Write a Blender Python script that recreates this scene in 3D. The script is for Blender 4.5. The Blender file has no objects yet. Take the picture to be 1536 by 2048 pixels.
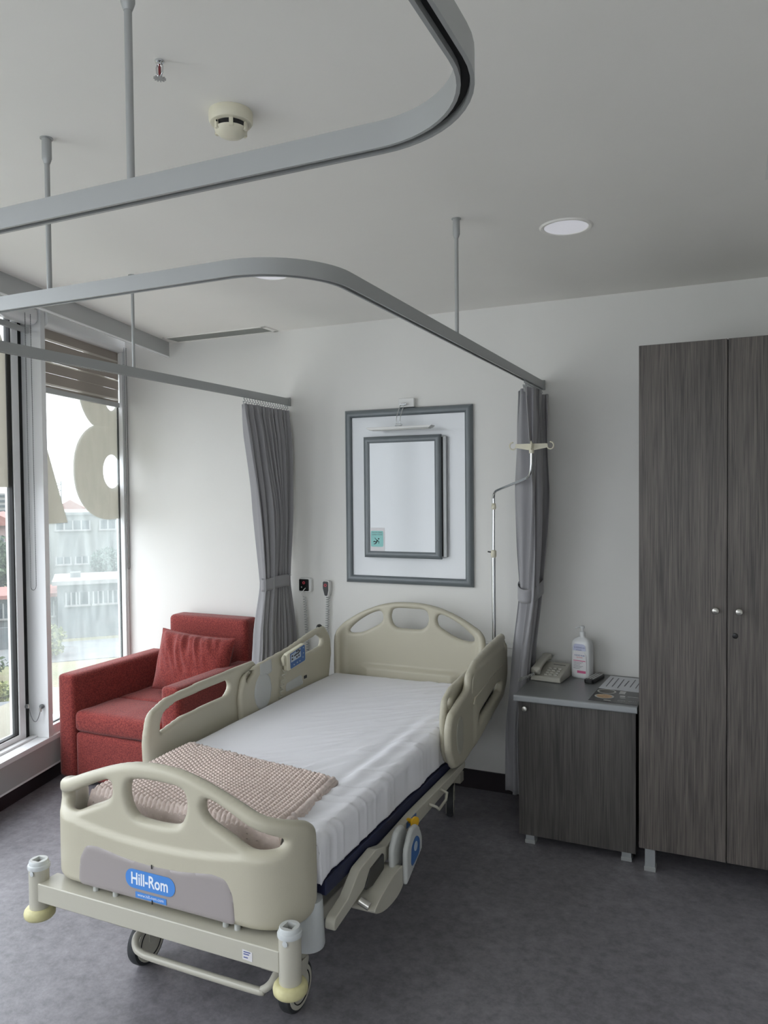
import bpy, bmesh, math, random
import numpy as np
from mathutils import Vector, Matrix, noise
random.seed(7)
SC = bpy.context.scene
COL = SC.collection
PI = math.pi

# ------------------------------------------------------------------ camera
cam_data = bpy.data.cameras.new('camera')
cam = bpy.data.objects.new('camera', cam_data)
COL.objects.link(cam)
cam_data.sensor_fit = 'VERTICAL'
cam_data.sensor_height = 36.0
cam_data.lens = 36.0 * 1530.0 / 2048.0
cam_data.clip_start = 0.02
cam_data.clip_end = 600
YAW, PITCH, ROLL = math.radians(24.5), math.radians(1.585), math.radians(-0.53)
F_ = Vector((-math.sin(YAW)*math.cos(PITCH), math.cos(YAW)*math.cos(PITCH), -math.sin(PITCH)))
r_ = Vector((math.cos(YAW), math.sin(YAW), 0))
u_ = r_.cross(F_)
R_ = math.cos(ROLL)*r_ + math.sin(ROLL)*u_
U_ = -math.sin(ROLL)*r_ + math.cos(ROLL)*u_
cam.matrix_world = Matrix(((R_.x, U_.x, -F_.x, 0), (R_.y, U_.y, -F_.y, 0), (R_.z, U_.z, -F_.z, 1.6), (0, 0, 0, 1)))
SC.camera = cam

# ------------------------------------------------------------------ sky, light, exposure
world = bpy.data.worlds.new('overcast_sky')
SC.world = world
world.use_nodes = True
wn = world.node_tree.nodes
wl_ = world.node_tree.links
bg = wn['Background']
tc = wn.new('ShaderNodeTexCoord')
ns = wn.new('ShaderNodeTexNoise'); ns.inputs['Scale'].default_value = 1.6; ns.inputs['Detail'].default_value = 4
cr = wn.new('ShaderNodeValToRGB')
cr.color_ramp.elements[0].position = 0.3; cr.color_ramp.elements[0].color = (0.87, 0.92, 1.0, 1)
cr.color_ramp.elements[1].position = 0.7; cr.color_ramp.elements[1].color = (0.95, 0.97, 1.0, 1)
wl_.new(tc.outputs['Generated'], ns.inputs['Vector'])
wl_.new(ns.outputs['Fac'], cr.inputs['Fac'])
wl_.new(cr.outputs['Color'], bg.inputs['Color'])
# standard overcast sky: luminance rises smoothly from the horizon to the zenith
sx_ = wn.new('ShaderNodeSeparateXYZ'); mz_ = wn.new('ShaderNodeMath'); mz_.operation = 'MULTIPLY_ADD'; mz_.use_clamp = False
mc_ = wn.new('ShaderNodeMath'); mc_.operation = 'MAXIMUM'; mc_.inputs[1].default_value = 0.0
wl_.new(tc.outputs['Generated'], sx_.inputs[0]); wl_.new(sx_.outputs['Z'], mc_.inputs[0]); wl_.new(mc_.outputs[0], mz_.inputs[0])
mz_.inputs[1].default_value = 1.6; mz_.inputs[2].default_value = 1.0
wl_.new(mz_.outputs[0], bg.inputs['Strength'])
vs = SC.view_settings
vs.view_transform = 'Standard'
vs.look = 'None'
vs.exposure = 1.62
vs.gamma = 1.0
vs.use_curve_mapping = False

# ------------------------------------------------------------------ materials
def lin(c):
    if isinstance(c, (int, float)): c = (c, c, c)
    out = []
    for v in c[:3]:
        v = v/255.0
        out.append(v/12.92 if v <= 0.04045 else ((v+0.055)/1.055)**2.4)
    return (out[0], out[1], out[2], 1.0)

def mat(name, col, rough=0.5, metal=0.0, col2=None, nscale=8.0, stretch=(1, 1, 1), detail=4, lo=0.35, hi=0.65,
        bump=0.0, bscale=None, coat=0.0, spec=0.5, emit=None, trans=0.0, sheen=0.0, bdist=0.01):
    m = bpy.data.materials.new(name); m.use_nodes = True
    nt = m.node_tree; N = nt.nodes; L = nt.links
    b = N['Principled BSDF']
    b.inputs['Base Color'].default_value = lin(col)
    b.inputs['Roughness'].default_value = rough
    b.inputs['Metallic'].default_value = metal
    b.inputs['Coat Weight'].default_value = coat
    b.inputs['Coat Roughness'].default_value = 0.15
    b.inputs['Specular IOR Level'].default_value = spec
    b.inputs['Sheen Weight'].default_value = sheen
    b.inputs['Transmission Weight'].default_value = trans
    if emit:
        b.inputs['Emission Color'].default_value = lin(emit[0]); b.inputs['Emission Strength'].default_value = emit[1]
    t = N.new('ShaderNodeTexCoord'); mp = N.new('ShaderNodeMapping')
    mp.inputs['Scale'].default_value = stretch
    L.new(t.outputs['Object'], mp.inputs['Vector'])
    if col2 is not None:
        n = N.new('ShaderNodeTexNoise'); n.inputs['Scale'].default_value = nscale; n.inputs['Detail'].default_value = detail
        L.new(mp.outputs['Vector'], n.inputs['Vector'])
        r = N.new('ShaderNodeValToRGB')
        r.color_ramp.elements[0].position = lo; r.color_ramp.elements[0].color = lin(col)
        r.color_ramp.elements[1].position = hi; r.color_ramp.elements[1].color = lin(col2)
        L.new(n.outputs['Fac'], r.inputs['Fac']); L.new(r.outputs['Color'], b.inputs['Base Color'])
    if bump:
        n2 = N.new('ShaderNodeTexNoise'); n2.inputs['Scale'].default_value = bscale or nscale*3; n2.inputs['Detail'].default_value = 3
        L.new(mp.outputs['Vector'], n2.inputs['Vector'])
        bm_ = N.new('ShaderNodeBump'); bm_.inputs['Strength'].default_value = bump; bm_.inputs['Distance'].default_value = bdist
        L.new(n2.outputs['Fac'], bm_.inputs['Height']); L.new(bm_.outputs['Normal'], b.inputs['Normal'])
    return m

M = {}
M['wall'] = mat('wall_paint', (226, 225, 221), 0.55, col2=(229, 228, 224), nscale=2, bump=0.03, bscale=150)
M['ceiling'] = mat('ceiling_paint', (240, 238, 233), 0.7, col2=(243, 241, 236), nscale=1.5, bump=0.02, bscale=90)
M['plinth'] = mat('plinth_vinyl', (40, 34, 38), 0.35)
M['white_metal'] = mat('white_powder_coat', (238, 239, 240), 0.28, coat=0.3)
M['grey_metal'] = mat('grey_powder_coat', (176, 178, 178), 0.3, coat=0.3)
M['alu'] = mat('anodised_aluminium', (168, 170, 170), 0.42, metal=0.35)
M['chain'] = mat('grey_bead_chain', (120, 122, 124), 0.4)
M['dark'] = mat('dark_recess', (24, 25, 26), 0.7)
M['gasket'] = mat('black_rubber_gasket', (12, 12, 13), 0.6)
M['plastic'] = mat('beige_plastic', (186, 181, 163), 0.36, col2=(189, 184, 166), nscale=3, bump=0.04, bscale=260, spec=0.45)
M['plastic_frame'] = mat('beige_enamel', (186, 183, 170), 0.32, coat=0.2)
M['plastic_inset'] = mat('grey_lilac_plastic', (158, 151, 150), 0.4)
M['plastic_cover'] = mat('beige_grey_plastic', (178, 176, 163), 0.38)
M['plastic_light'] = mat('pale_grey_plastic', (188, 190, 188), 0.35)
M['cup_grey'] = mat('cool_grey_plastic', (196, 200, 201), 0.32)
M['bumper'] = mat('yellowed_rubber', (212, 206, 158), 0.5, col2=(194, 188, 142), nscale=30)
M['tyre'] = mat('dark_grey_rubber', (52, 54, 57), 0.6)
M['hub'] = mat('hub_plastic', (196, 193, 180), 0.4)
M['navy'] = mat('navy_vinyl', (26, 32, 62), 0.55)
M['sheet'] = mat('white_cotton_sheet', (240, 240, 245), 0.62, bump=0.08, bscale=420, sheen=0.1)
M['knit'] = mat('pale_pink_wool', (228, 212, 204), 0.85, col2=(218, 200, 192), nscale=60, bump=0.4, bscale=500, sheen=0.3, bdist=0.003)
M['red'] = mat('red_melange_fabric', (112, 36, 35), 0.9, col2=(150, 62, 54), nscale=170, detail=2, lo=0.4, hi=0.62, bump=0.35, bscale=480, bdist=0.002, sheen=0.15)
M['curtain'] = mat('grey_curtain_fabric', (150, 149, 152), 0.55, bump=0.1, bscale=600, sheen=0.25)
M['chrome'] = mat('chrome', (214, 216, 218), 0.12, metal=1.0)
M['steel'] = mat('satin_nickel', (196, 194, 188), 0.28, metal=0.9)
M['ivory'] = mat('ivory_plastic', (222, 217, 196), 0.35)
M['grey_frame'] = mat('blue_grey_moulding', (112, 119, 123), 0.32, coat=0.25)
M['board'] = mat('glossy_white_board', (222, 225, 228), 0.14, coat=0.6)
M['mirror_pale'] = mat('mirror_painted_reflection', (222, 226, 230), 0.1, coat=0.8)  # pale base colour stands in for the bright reflection in the mirror
M['white'] = mat('white_plastic', (226, 226, 224), 0.35)
M['offwhite'] = mat('offwhite_plastic', (224, 222, 208), 0.4)
M['black'] = mat('black_plastic', (16, 16, 17), 0.3)
M['darkgrey'] = mat('charcoal_plastic', (52, 52, 52), 0.4)
M['redmark'] = mat('red_print', (208, 70, 84), 0.5)
M['phone'] = mat('grey_beige_plastic', (176, 174, 164), 0.4)
M['key'] = mat('phone_key_plastic', (190, 188, 180), 0.4)
M['cabtop'] = mat('grey_laminate', (112, 114, 115), 0.32, coat=0.15)
M['cabedge'] = mat('silver_edge_band', (150, 153, 155), 0.35)
M['bottle'] = mat('white_hdpe', (224, 226, 226), 0.38)
M['paper'] = mat('white_paper', (214, 216, 220), 0.6)
M['ink'] = mat('grey_ink', (96, 98, 104), 0.6)
M['ink_blue'] = mat('blue_ink', (82, 94, 150), 0.6)
M['label'] = mat('label_paper', (222, 220, 222), 0.45)
M['label_lilac'] = mat('label_lilac', (196, 200, 222), 0.45)
M['pink'] = mat('pink_print', (204, 96, 140), 0.45)
M['brochure'] = mat('black_glossy_print', (34, 35, 38), 0.25)
M['food'] = mat('baked_brown_print', (168, 128, 84), 0.35, col2=(206, 170, 122), nscale=60)
M['plate_p'] = mat('printed_plate', (184, 184, 180), 0.3)
M['dishdark'] = mat('printed_dark_dish', (66, 60, 54), 0.3)
M['blue'] = mat('blue_badge', (76, 138, 214), 0.4)
M['blue_dark'] = mat('blue_panel', (52, 98, 158), 0.35)
M['badge_text'] = mat('badge_lettering', (232, 240, 250), 0.5)
M['teal'] = mat('teal_sticker', (142, 204, 200), 0.4)
M['lcd'] = mat('pale_blue_display', (176, 190, 206), 0.25)
M['yellow'] = mat('yellow_tag', (222, 172, 30), 0.45)
M['vinyl'] = mat('frosted_beige_vinyl', (178, 176, 166), 0.7, col2=(184, 181, 170), nscale=3, stretch=(6, 6, 1))
M['diffuser'] = mat('lamp_diffuser', (236, 236, 240), 0.4, emit=((236, 236, 246), 0.10))
M['led_off'] = mat('opal_diffuser', (228, 228, 224), 0.4)
M['vent_dark'] = mat('vent_slat_grey', (150, 152, 146), 0.5)
M['vent_back'] = mat('vent_cavity', (70, 72, 68), 0.8)
M['glassbulb'] = mat('red_glass_bulb', (120, 40, 44), 0.1)

def wood(name, c1, c2):
    m = bpy.data.materials.new(name); m.use_nodes = True
    nt = m.node_tree; N = nt.nodes; L = nt.links; b = N['Principled BSDF']
    t = N.new('ShaderNodeTexCoord')
    def ns_(sc, st, det=4, dist=0.0):
        mp = N.new('ShaderNodeMapping'); mp.inputs['Scale'].default_value = st
        n = N.new('ShaderNodeTexNoise'); n.inputs['Scale'].default_value = sc; n.inputs['Detail'].default_value = det
        n.inputs['Distortion'].default_value = dist
        L.new(t.outputs['Object'], mp.inputs['Vector']); L.new(mp.outputs['Vector'], n.inputs['Vector']); return n
    a = ns_(5, (42, 42, 0.9), 5, 0.5); c = ns_(3, (7, 7, 0.5), 3, 1.2)
    mx = N.new('ShaderNodeMath'); mx.operation = 'MULTIPLY_ADD'; mx.inputs[1].default_value = 0.55
    L.new(c.outputs['Fac'], mx.inputs[0]); L.new(a.outputs['Fac'], mx.inputs[2])
    r = N.new('ShaderNodeValToRGB'); r.color_ramp.elements[0].position = 0.56; r.color_ramp.elements[1].position = 0.98
    r.color_ramp.elements[0].color = lin(c1); r.color_ramp.elements[1].color = lin(c2)
    L.new(mx.outputs[0], r.inputs['Fac']); L.new(r.outputs['Color'], b.inputs['Base Color'])
    b.inputs['Roughness'].default_value = 0.45
    bm_ = N.new('ShaderNodeBump'); bm_.inputs['Strength'].default_value = 0.25; bm_.inputs['Distance'].default_value = 0.002
    L.new(a.outputs['Fac'], bm_.inputs['Height']); L.new(bm_.outputs['Normal'], b.inputs['Normal'])
    return m
M['wood'] = wood('dark_grey_oak_laminate', (66, 62, 60), (110, 103, 98))
M['wood2'] = wood('dark_oak_laminate', (56, 54, 53), (92, 88, 85))

def floor_mat():
    m = bpy.data.materials.new('mottled_vinyl_floor'); m.use_nodes = True
    nt = m.node_tree; N = nt.nodes; L = nt.links; b = N['Principled BSDF']
    t = N.new('ShaderNodeTexCoord')
    n1 = N.new('ShaderNodeTexNoise'); n1.inputs['Scale'].default_value = 26; n1.inputs['Detail'].default_value = 8; n1.inputs['Roughness'].default_value = 0.7
    n2 = N.new('ShaderNodeTexNoise'); n2.inputs['Scale'].default_value = 2.2; n2.inputs['Detail'].default_value = 3
    n3 = N.new('ShaderNodeTexVoronoi'); n3.inputs['Scale'].default_value = 55
    for n in (n1, n2, n3): L.new(t.outputs['Object'], n.inputs['Vector'])
    r1 = N.new('ShaderNodeValToRGB')
    e = r1.color_ramp.elements
    e[0].position = 0.34; e[0].color = lin((109, 107, 112)); e[1].position = 0.70; e[1].color = lin((143, 140, 146))
    L.new(n1.outputs['Fac'], r1.inputs['Fac'])
    r2 = N.new('ShaderNodeValToRGB'); r2.color_ramp.elements[0].position = 0.3; r2.color_ramp.elements[0].color = (0.86, 0.86, 0.86, 1)
    r2.color_ramp.elements[1].position = 0.7; r2.color_ramp.elements[1].color = (1.08, 1.08, 1.08, 1)
    L.new(n2.outputs['Fac'], r2.inputs['Fac'])
    mx = N.new('ShaderNodeMixRGB'); mx.blend_type = 'MULTIPLY'; mx.inputs[0].default_value = 1
    L.new(r1.outputs[0], mx.inputs[1]); L.new(r2.outputs[0], mx.inputs[2]); L.new(mx.outputs[0], b.inputs['Base Color'])
    b.inputs['Roughness'].default_value = 0.40
    b.inputs['Specular IOR Level'].default_value = 0.5
    bm_ = N.new('ShaderNodeBump'); bm_.inputs['Strength'].default_value = 0.35; bm_.inputs['Distance'].default_value = 0.004
    L.new(n1.outputs['Fac'], bm_.inputs['Height']); L.new(bm_.outputs['Normal'], b.inputs['Normal'])
    return m
M['floor'] = floor_mat()

def glass_mat(name, haze, tint=(0.965, 0.97, 0.97)):
    m = bpy.data.materials.new(name); m.use_nodes = True
    nt = m.node_tree; N = nt.nodes; L = nt.links
    N.remove(N['Principled BSDF']); out = N['Material Output']
    tr = N.new('ShaderNodeBsdfTransparent'); tr.inputs['Color'].default_value = (*tint, 1)
    gl = N.new('ShaderNodeBsdfGlossy'); gl.inputs['Roughness'].default_value = 0.02
    df = N.new('ShaderNodeBsdfTranslucent'); df.inputs['Color'].default_value = (0.85, 0.93, 0.92, 1)
    lw = N.new('ShaderNodeLayerWeight'); pw = N.new('ShaderNodeMath'); pw.operation = 'POWER'; pw.inputs[1].default_value = 5.0
    fr = N.new('ShaderNodeMath'); fr.operation = 'MULTIPLY_ADD'; fr.inputs[1].default_value = 0.6; fr.inputs[2].default_value = 0.035
    L.new(lw.outputs['Facing'], pw.inputs[0]); L.new(pw.outputs[0], fr.inputs[0])
    m1 = N.new('ShaderNodeMixShader'); m2 = N.new('ShaderNodeMixShader')
    t = N.new('ShaderNodeTexCoord'); mp = N.new('ShaderNodeMapping'); mp.inputs['Scale'].default_value = (1, 1, 0.35)
    n = N.new('ShaderNodeTexNoise'); n.inputs['Scale'].default_value = 14; n.inputs['Detail'].default_value = 6
    L.new(t.outputs['Object'], mp.inputs['Vector']); L.new(mp.outputs['Vector'], n.inputs['Vector'])
    mr = N.new('ShaderNodeMapRange'); mr.inputs[1].default_value = 0.3; mr.inputs[2].default_value = 0.7
    mr.inputs[3].default_value = haze*0.7; mr.inputs[4].default_value = haze*1.3
    L.new(n.outputs['Fac'], mr.inputs[0])
    L.new(mr.outputs[0], m1.inputs[0]); L.new(tr.outputs[0], m1.inputs[1]); L.new(df.outputs[0], m1.inputs[2])
    L.new(fr.outputs[0], m2.inputs[0]); L.new(m1.outputs[0], m2.inputs[1]); L.new(gl.outputs[0], m2.inputs[2])
    L.new(m2.outputs[0], out.inputs['Surface'])
    return m
M['glass'] = glass_mat('window_glass', 0.03)
M['glass_dirty'] = glass_mat('hazy_window_glass', 0.12)

def fabric_trans(name, col, t):
    m = bpy.data.materials.new(name); m.use_nodes = True
    nt = m.node_tree; N = nt.nodes; L = nt.links
    N.remove(N['Principled BSDF']); out = N['Material Output']
    d = N.new('ShaderNodeBsdfDiffuse'); d.inputs['Color'].default_value = lin(col)
    tr = N.new('ShaderNodeBsdfTranslucent'); tr.inputs['Color'].default_value = lin(col)
    mx = N.new('ShaderNodeMixShader'); mx.inputs[0].default_value = t
    L.new(d.outputs[0], mx.inputs[1]); L.new(tr.outputs[0], mx.inputs[2]); L.new(mx.outputs[0], out.inputs['Surface'])
    return m
M['blind_opaque'] = fabric_trans('blind_band_fabric', (176, 168, 160), 0.16)
M['blind_sheer'] = fabric_trans('blind_sheer_fabric', (216, 212, 206), 0.42)
M['vinyl'] = fabric_trans('window_vinyl', (214, 211, 203), 0.5)
# outdoors
M['grass'] = mat('dry_grass', (80, 83, 51), 0.95, col2=(104, 98, 74), nscale=0.5, detail=8, bump=0.6, bscale=12, bdist=0.1)
M['path'] = mat('concrete_path', (74, 77, 79), 0.9, col2=(89, 91, 90), nscale=1.5)
M['concrete'] = mat('weathered_grey_render', (80, 85, 85), 0.9, col2=(94, 97, 94), nscale=1.2, stretch=(1, 1, 0.3), detail=8)
M['concrete2'] = mat('annex_grey_render', (65, 71, 74), 0.9, col2=(80, 83, 85), nscale=1.6, detail=8)
M['out_window'] = mat('dark_blue_pane', (39, 49, 55), 0.3)
M['out_frame'] = mat('white_window_bars', (109, 112, 112), 0.6)
M['roof_tile'] = mat('faded_red_roof', (109, 68, 62), 0.9, col2=(118, 80, 72), nscale=3)
M['pink_wall'] = mat('pale_pink_render', (114, 92, 91), 0.9, col2=(119, 101, 98), nscale=2)
M['pale_wall'] = mat('pale_render', (109, 110, 109), 0.9)
M['leaf'] = mat('leaf_green', (51, 70, 49), 0.8, col2=(70, 85, 58), nscale=2)
M['leaf2'] = mat('leaf_yellow_green', (85, 94, 44), 0.8, col2=(101, 104, 56), nscale=2)
M['leaf3'] = mat('leaf_blue_green', (55, 74, 66), 0.8, col2=(69, 85, 76), nscale=2)
M['bark'] = mat('bark', (51, 44, 39), 0.9)
M['bin'] = mat('dark_bin_plastic', (33, 41, 47), 0.5)
M['ledge'] = mat('pale_yellow_stone', (109, 106, 90), 0.8, col2=(115, 112, 97), nscale=4)

# ------------------------------------------------------------------ object helpers
WORLD = {}
def worg(o): return WORLD.get(o.name, Vector((0, 0, 0))) if o else Vector((0, 0, 0))

def thing(name, label, cat, loc, group=None):
    o = bpy.data.objects.new(name, None); COL.objects.link(o)
    o.empty_display_size = 0.1
    o.location = loc; WORLD[o.name] = Vector(loc)
    o['label'] = label; o['category'] = cat
    if group: o['group'] = group
    return o
def sthing(name, loc=(0, 0, 0)):
    o = bpy.data.objects.new(name, None); COL.objects.link(o)
    o.location = loc; WORLD[o.name] = Vector(loc); o['kind'] = 'structure'
    return o
def tag(o, label, cat, group=None):
    o['label'] = label; o['category'] = cat
    if group: o['group'] = group
    return o

def mesh_obj(name, verts, faces, m, parent=None, angle=35, bevel=0.0, bseg=2, solid=0.0, subsurf=0, smooth=True):
    V = np.array([tuple(v) for v in verts], dtype=float)
    c = (V.min(0)+V.max(0))/2
    me = bpy.data.meshes.new(name)
    me.from_pydata((V-c).tolist(), [], faces)
    me.update()
    if len(faces) < 60000:
        bmx = bmesh.new(); bmx.from_mesh(me); bmesh.ops.recalc_face_normals(bmx, faces=bmx.faces); bmx.to_mesh(me); bmx.free()
    if smooth:
        me.shade_smooth()
        if angle < 180: me.set_sharp_from_angle(angle=math.radians(angle))
    if isinstance(m, (list, tuple)):
        for q in m: me.materials.append(q)
    else: me.materials.append(m)
    o = bpy.data.objects.new(name, me); COL.objects.link(o)
    o.location = Vector(c)-worg(parent)
    WORLD[o.name] = Vector(c)
    if parent: o.parent = parent
    if bevel:
        b = o.modifiers.new('bevel', 'BEVEL'); b.width = bevel; b.segments = bseg; b.limit_method = 'ANGLE'; b.angle_limit = math.radians(40)
        b.harden_normals = True
    if subsurf:
        s = o.modifiers.new('sub', 'SUBSURF'); s.levels = subsurf; s.render_levels = subsurf
    if solid:
        s = o.modifiers.new('sol', 'SOLIDIFY'); s.thickness = solid; s.offset = 0
    return o

class MB:
    def __init__(s): s.v = []; s.f = []
    def add(s, vs, fs):
        n = len(s.v); s.v += [tuple(v) for v in vs]; s.f += [tuple(i+n for i in f) for f in fs]; return s
    def box(s, a, b, fn=None):
        x0, y0, z0 = a; x1, y1, z1 = b
        vs = [(x0, y0, z0), (x1, y0, z0), (x1, y1, z0), (x0, y1, z0), (x0, y0, z1), (x1, y0, z1), (x1, y1, z1), (x0, y1, z1)]
        if fn: vs = [fn(*v) for v in vs]
        return s.add(vs, [(0, 3, 2, 1), (4, 5, 6, 7), (0, 1, 5, 4), (1, 2, 6, 5), (2, 3, 7, 6), (3, 0, 4, 7)])
    def prism(s, poly, fn, w0, w1):
        n = len(poly)
        vs = [fn(p[0], p[1], w0) for p in poly]+[fn(p[0], p[1], w1) for p in poly]
        fs = [tuple(range(n))[::-1], tuple(range(n, 2*n))]+[(i, (i+1) % n, n+(i+1) % n, n+i) for i in range(n)]
        return s.add(vs, fs)
    def lathe(s, prof, origin, axis=(0, 0, 1), n=24, cap=True):
        ax = Vector(axis).normalized(); a = ax.orthogonal().normalized(); b = ax.cross(a); o = Vector(origin)
        vs = []
        for (r, h) in prof:
            for i in range(n):
                t = 2*PI*i/n; vs.append(o+ax*h+(a*math.cos(t)+b*math.sin(t))*r)
        fs = []
        for k in range(len(prof)-1):
            for i in range(n):
                j = (i+1) % n; fs.append((k*n+i, k*n+j, (k+1)*n+j, (k+1)*n+i))
        if cap:
            fs.append(tuple(range(n))[::-1]); m = (len(prof)-1)*n; fs.append(tuple(range(m, m+n)))
        return s.add(vs, fs)
    def cyl(s, p0, p1, r, n=16, r1=None):
        p0 = Vector(p0); p1 = Vector(p1); d = p1-p0
        return s.lathe([(r, 0), (r if r1 is None else r1, d.length)], p0, d, n)
    def tube(s, path, r, n=10, closed=False):
        P = [Vector(p) for p in path]; m = len(P)
        rr = r if isinstance(r, (list, tuple)) else [r]*m
        T = []
        for i in range(m):
            if closed: t = P[(i+1) % m]-P[i-1]
            else: t = P[min(i+1, m-1)]-P[max(i-1, 0)]
            T.append(t.normalized())
        a = T[0].orthogonal().normalized(); vs = []
        for i in range(m):
            a = (a-T[i]*a.dot(T[i])).normalized(); b = T[i].cross(a)
            for k in range(n):
                th = 2*PI*k/n; vs.append(P[i]+(a*math.cos(th)+b*math.sin(th))*rr[i])
        fs = []
        for i in range(m if closed else m-1):
            i2 = (i+1) % m
            for k in range(n):
                k2 = (k+1) % n; fs.append((i*n+k, i*n+k2, i2*n+k2, i2*n+k))
        if not closed:
            fs.append(tuple(range(n))[::-1]); fs.append(tuple(range((m-1)*n, m*n)))
        return s.add(vs, fs)
    def sweep(s, path, prof, up=(0, 0, 1), closed_prof=True):
        # prof: (side, up) pairs, horizontal path
        P = [Vector(p) for p in path]; m = len(P); n = len(prof); vs = []
        for i in range(m):
            if i == 0: d0 = d1 = (P[1]-P[0]).normalized()
            elif i == m-1: d0 = d1 = (P[-1]-P[-2]).normalized()
            else: d0 = (P[i]-P[i-1]).normalized(); d1 = (P[i+1]-P[i]).normalized()
            t = (d0+d1).normalized(); sd = t.cross(Vector(up)).normalized(); k = 1/max(0.3, t.dot(d0))
            for (a, b) in prof: vs.append(P[i]+sd*a*k+Vector(up)*b)
        fs = []
        for i in range(m-1):
            for k in range(n):
                k2 = (k+1) % n; fs.append((i*n+k, i*n+k2, (i+1)*n+k2, (i+1)*n+k))
        fs.append(tuple(range(n))[::-1]); fs.append(tuple(range((m-1)*n, m*n)))
        return s.add(vs, fs)
    def grid(s, nu, nv, fn, cu=False, cv=False):
        vs = [fn(i/(nu if cu else nu-1), j/(nv if cv else nv-1)) for i in range(nu) for j in range(nv)]
        fs = []
        for i in range(nu if cu else nu-1):
            for j in range(nv if cv else nv-1):
                i2 = (i+1) % nu; j2 = (j+1) % nv
                fs.append((i*nv+j, i2*nv+j, i2*nv+j2, i*nv+j2))
        return s.add(vs, fs)
    def build(s, name, m, parent=None, **k): return mesh_obj(name, s.v, s.f, m, parent, **k)

def ident(x, y, z): return (x, y, z)
def box(name, a, b, m, parent=None, bevel=0.0, fn=None, **k): return MB().box(a, b, fn).build(name, m, parent, bevel=bevel, **k)

def rpoly(pts, seg=6):
    out = []; n = len(pts)
    for i in range(n):
        p = Vector(pts[i][:2]); r = pts[i][2] if len(pts[i]) > 2 else 0
        a = Vector(pts[i-1][:2])-p; b = Vector(pts[(i+1) % n][:2])-p
        if r <= 0: out.append((p.x, p.y)); continue
        a.normalize(); b.normalize(); ang = a.angle(b)
        if ang > PI-0.05: out.append((p.x, p.y)); continue
        d = r/math.tan(ang/2); la = (Vector(pts[i-1][:2])-p).length; lb = (Vector(pts[(i+1) % n][:2])-p).length
        d = min(d, la*0.49, lb*0.49); r2 = d*math.tan(ang/2)
        c = p+(a+b).normalized()*(r2/math.sin(ang/2)); s0 = p+a*d-c; s1 = p+b*d-c
        a0 = math.atan2(s0.y, s0.x); a1 = math.atan2(s1.y, s1.x); da = (a1-a0+PI) % (2*PI)-PI
        for k in range(seg+1):
            t = a0+da*k/seg; out.append((c.x+math.cos(t)*r2, c.y+math.sin(t)*r2))
    return out
def catmull(pts, seg=6, closed=True):
    n = len(pts); out = []
    for i in range(n if closed else n-1):
        g = lambda j: np.array(pts[j % n] if closed else pts[max(0, min(n-1, j))], float)
        p0, p1, p2, p3 = g(i-1), g(i), g(i+1), g(i+2)
        for k in range(seg):
            t = k/seg
            out.append(tuple(0.5*((2*p1)+(-p0+p2)*t+(2*p0-5*p1+4*p2-p3)*t*t+(-p0+3*p1-3*p2+p3)*t**3)))
    if not closed: out.append(tuple(map(float, pts[-1])))
    return out
def sdf(P, poly):
    A = np.array(poly, float); B = np.roll(A, -1, 0); d = np.full(len(P), 1e9); ins = np.zeros(len(P), bool)
    x, y = P[:, 0], P[:, 1]
    for a, b in zip(A, B):
        e = b-a; L = e@e
        if L < 1e-14: continue
        t = np.clip(((x-a[0])*e[0]+(y-a[1])*e[1])/L, 0, 1)
        d = np.minimum(d, (x-a[0]-t*e[0])**2+(y-a[1]-t*e[1])**2)
        if a[1] != b[1]:
            c = ((a[1] > y) != (b[1] > y)) & (x < (b[0]-a[0])*(y-a[1])/(b[1]-a[1])+a[0]); ins ^= c
    return np.where(ins, 1, -1)*np.sqrt(d)
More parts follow.
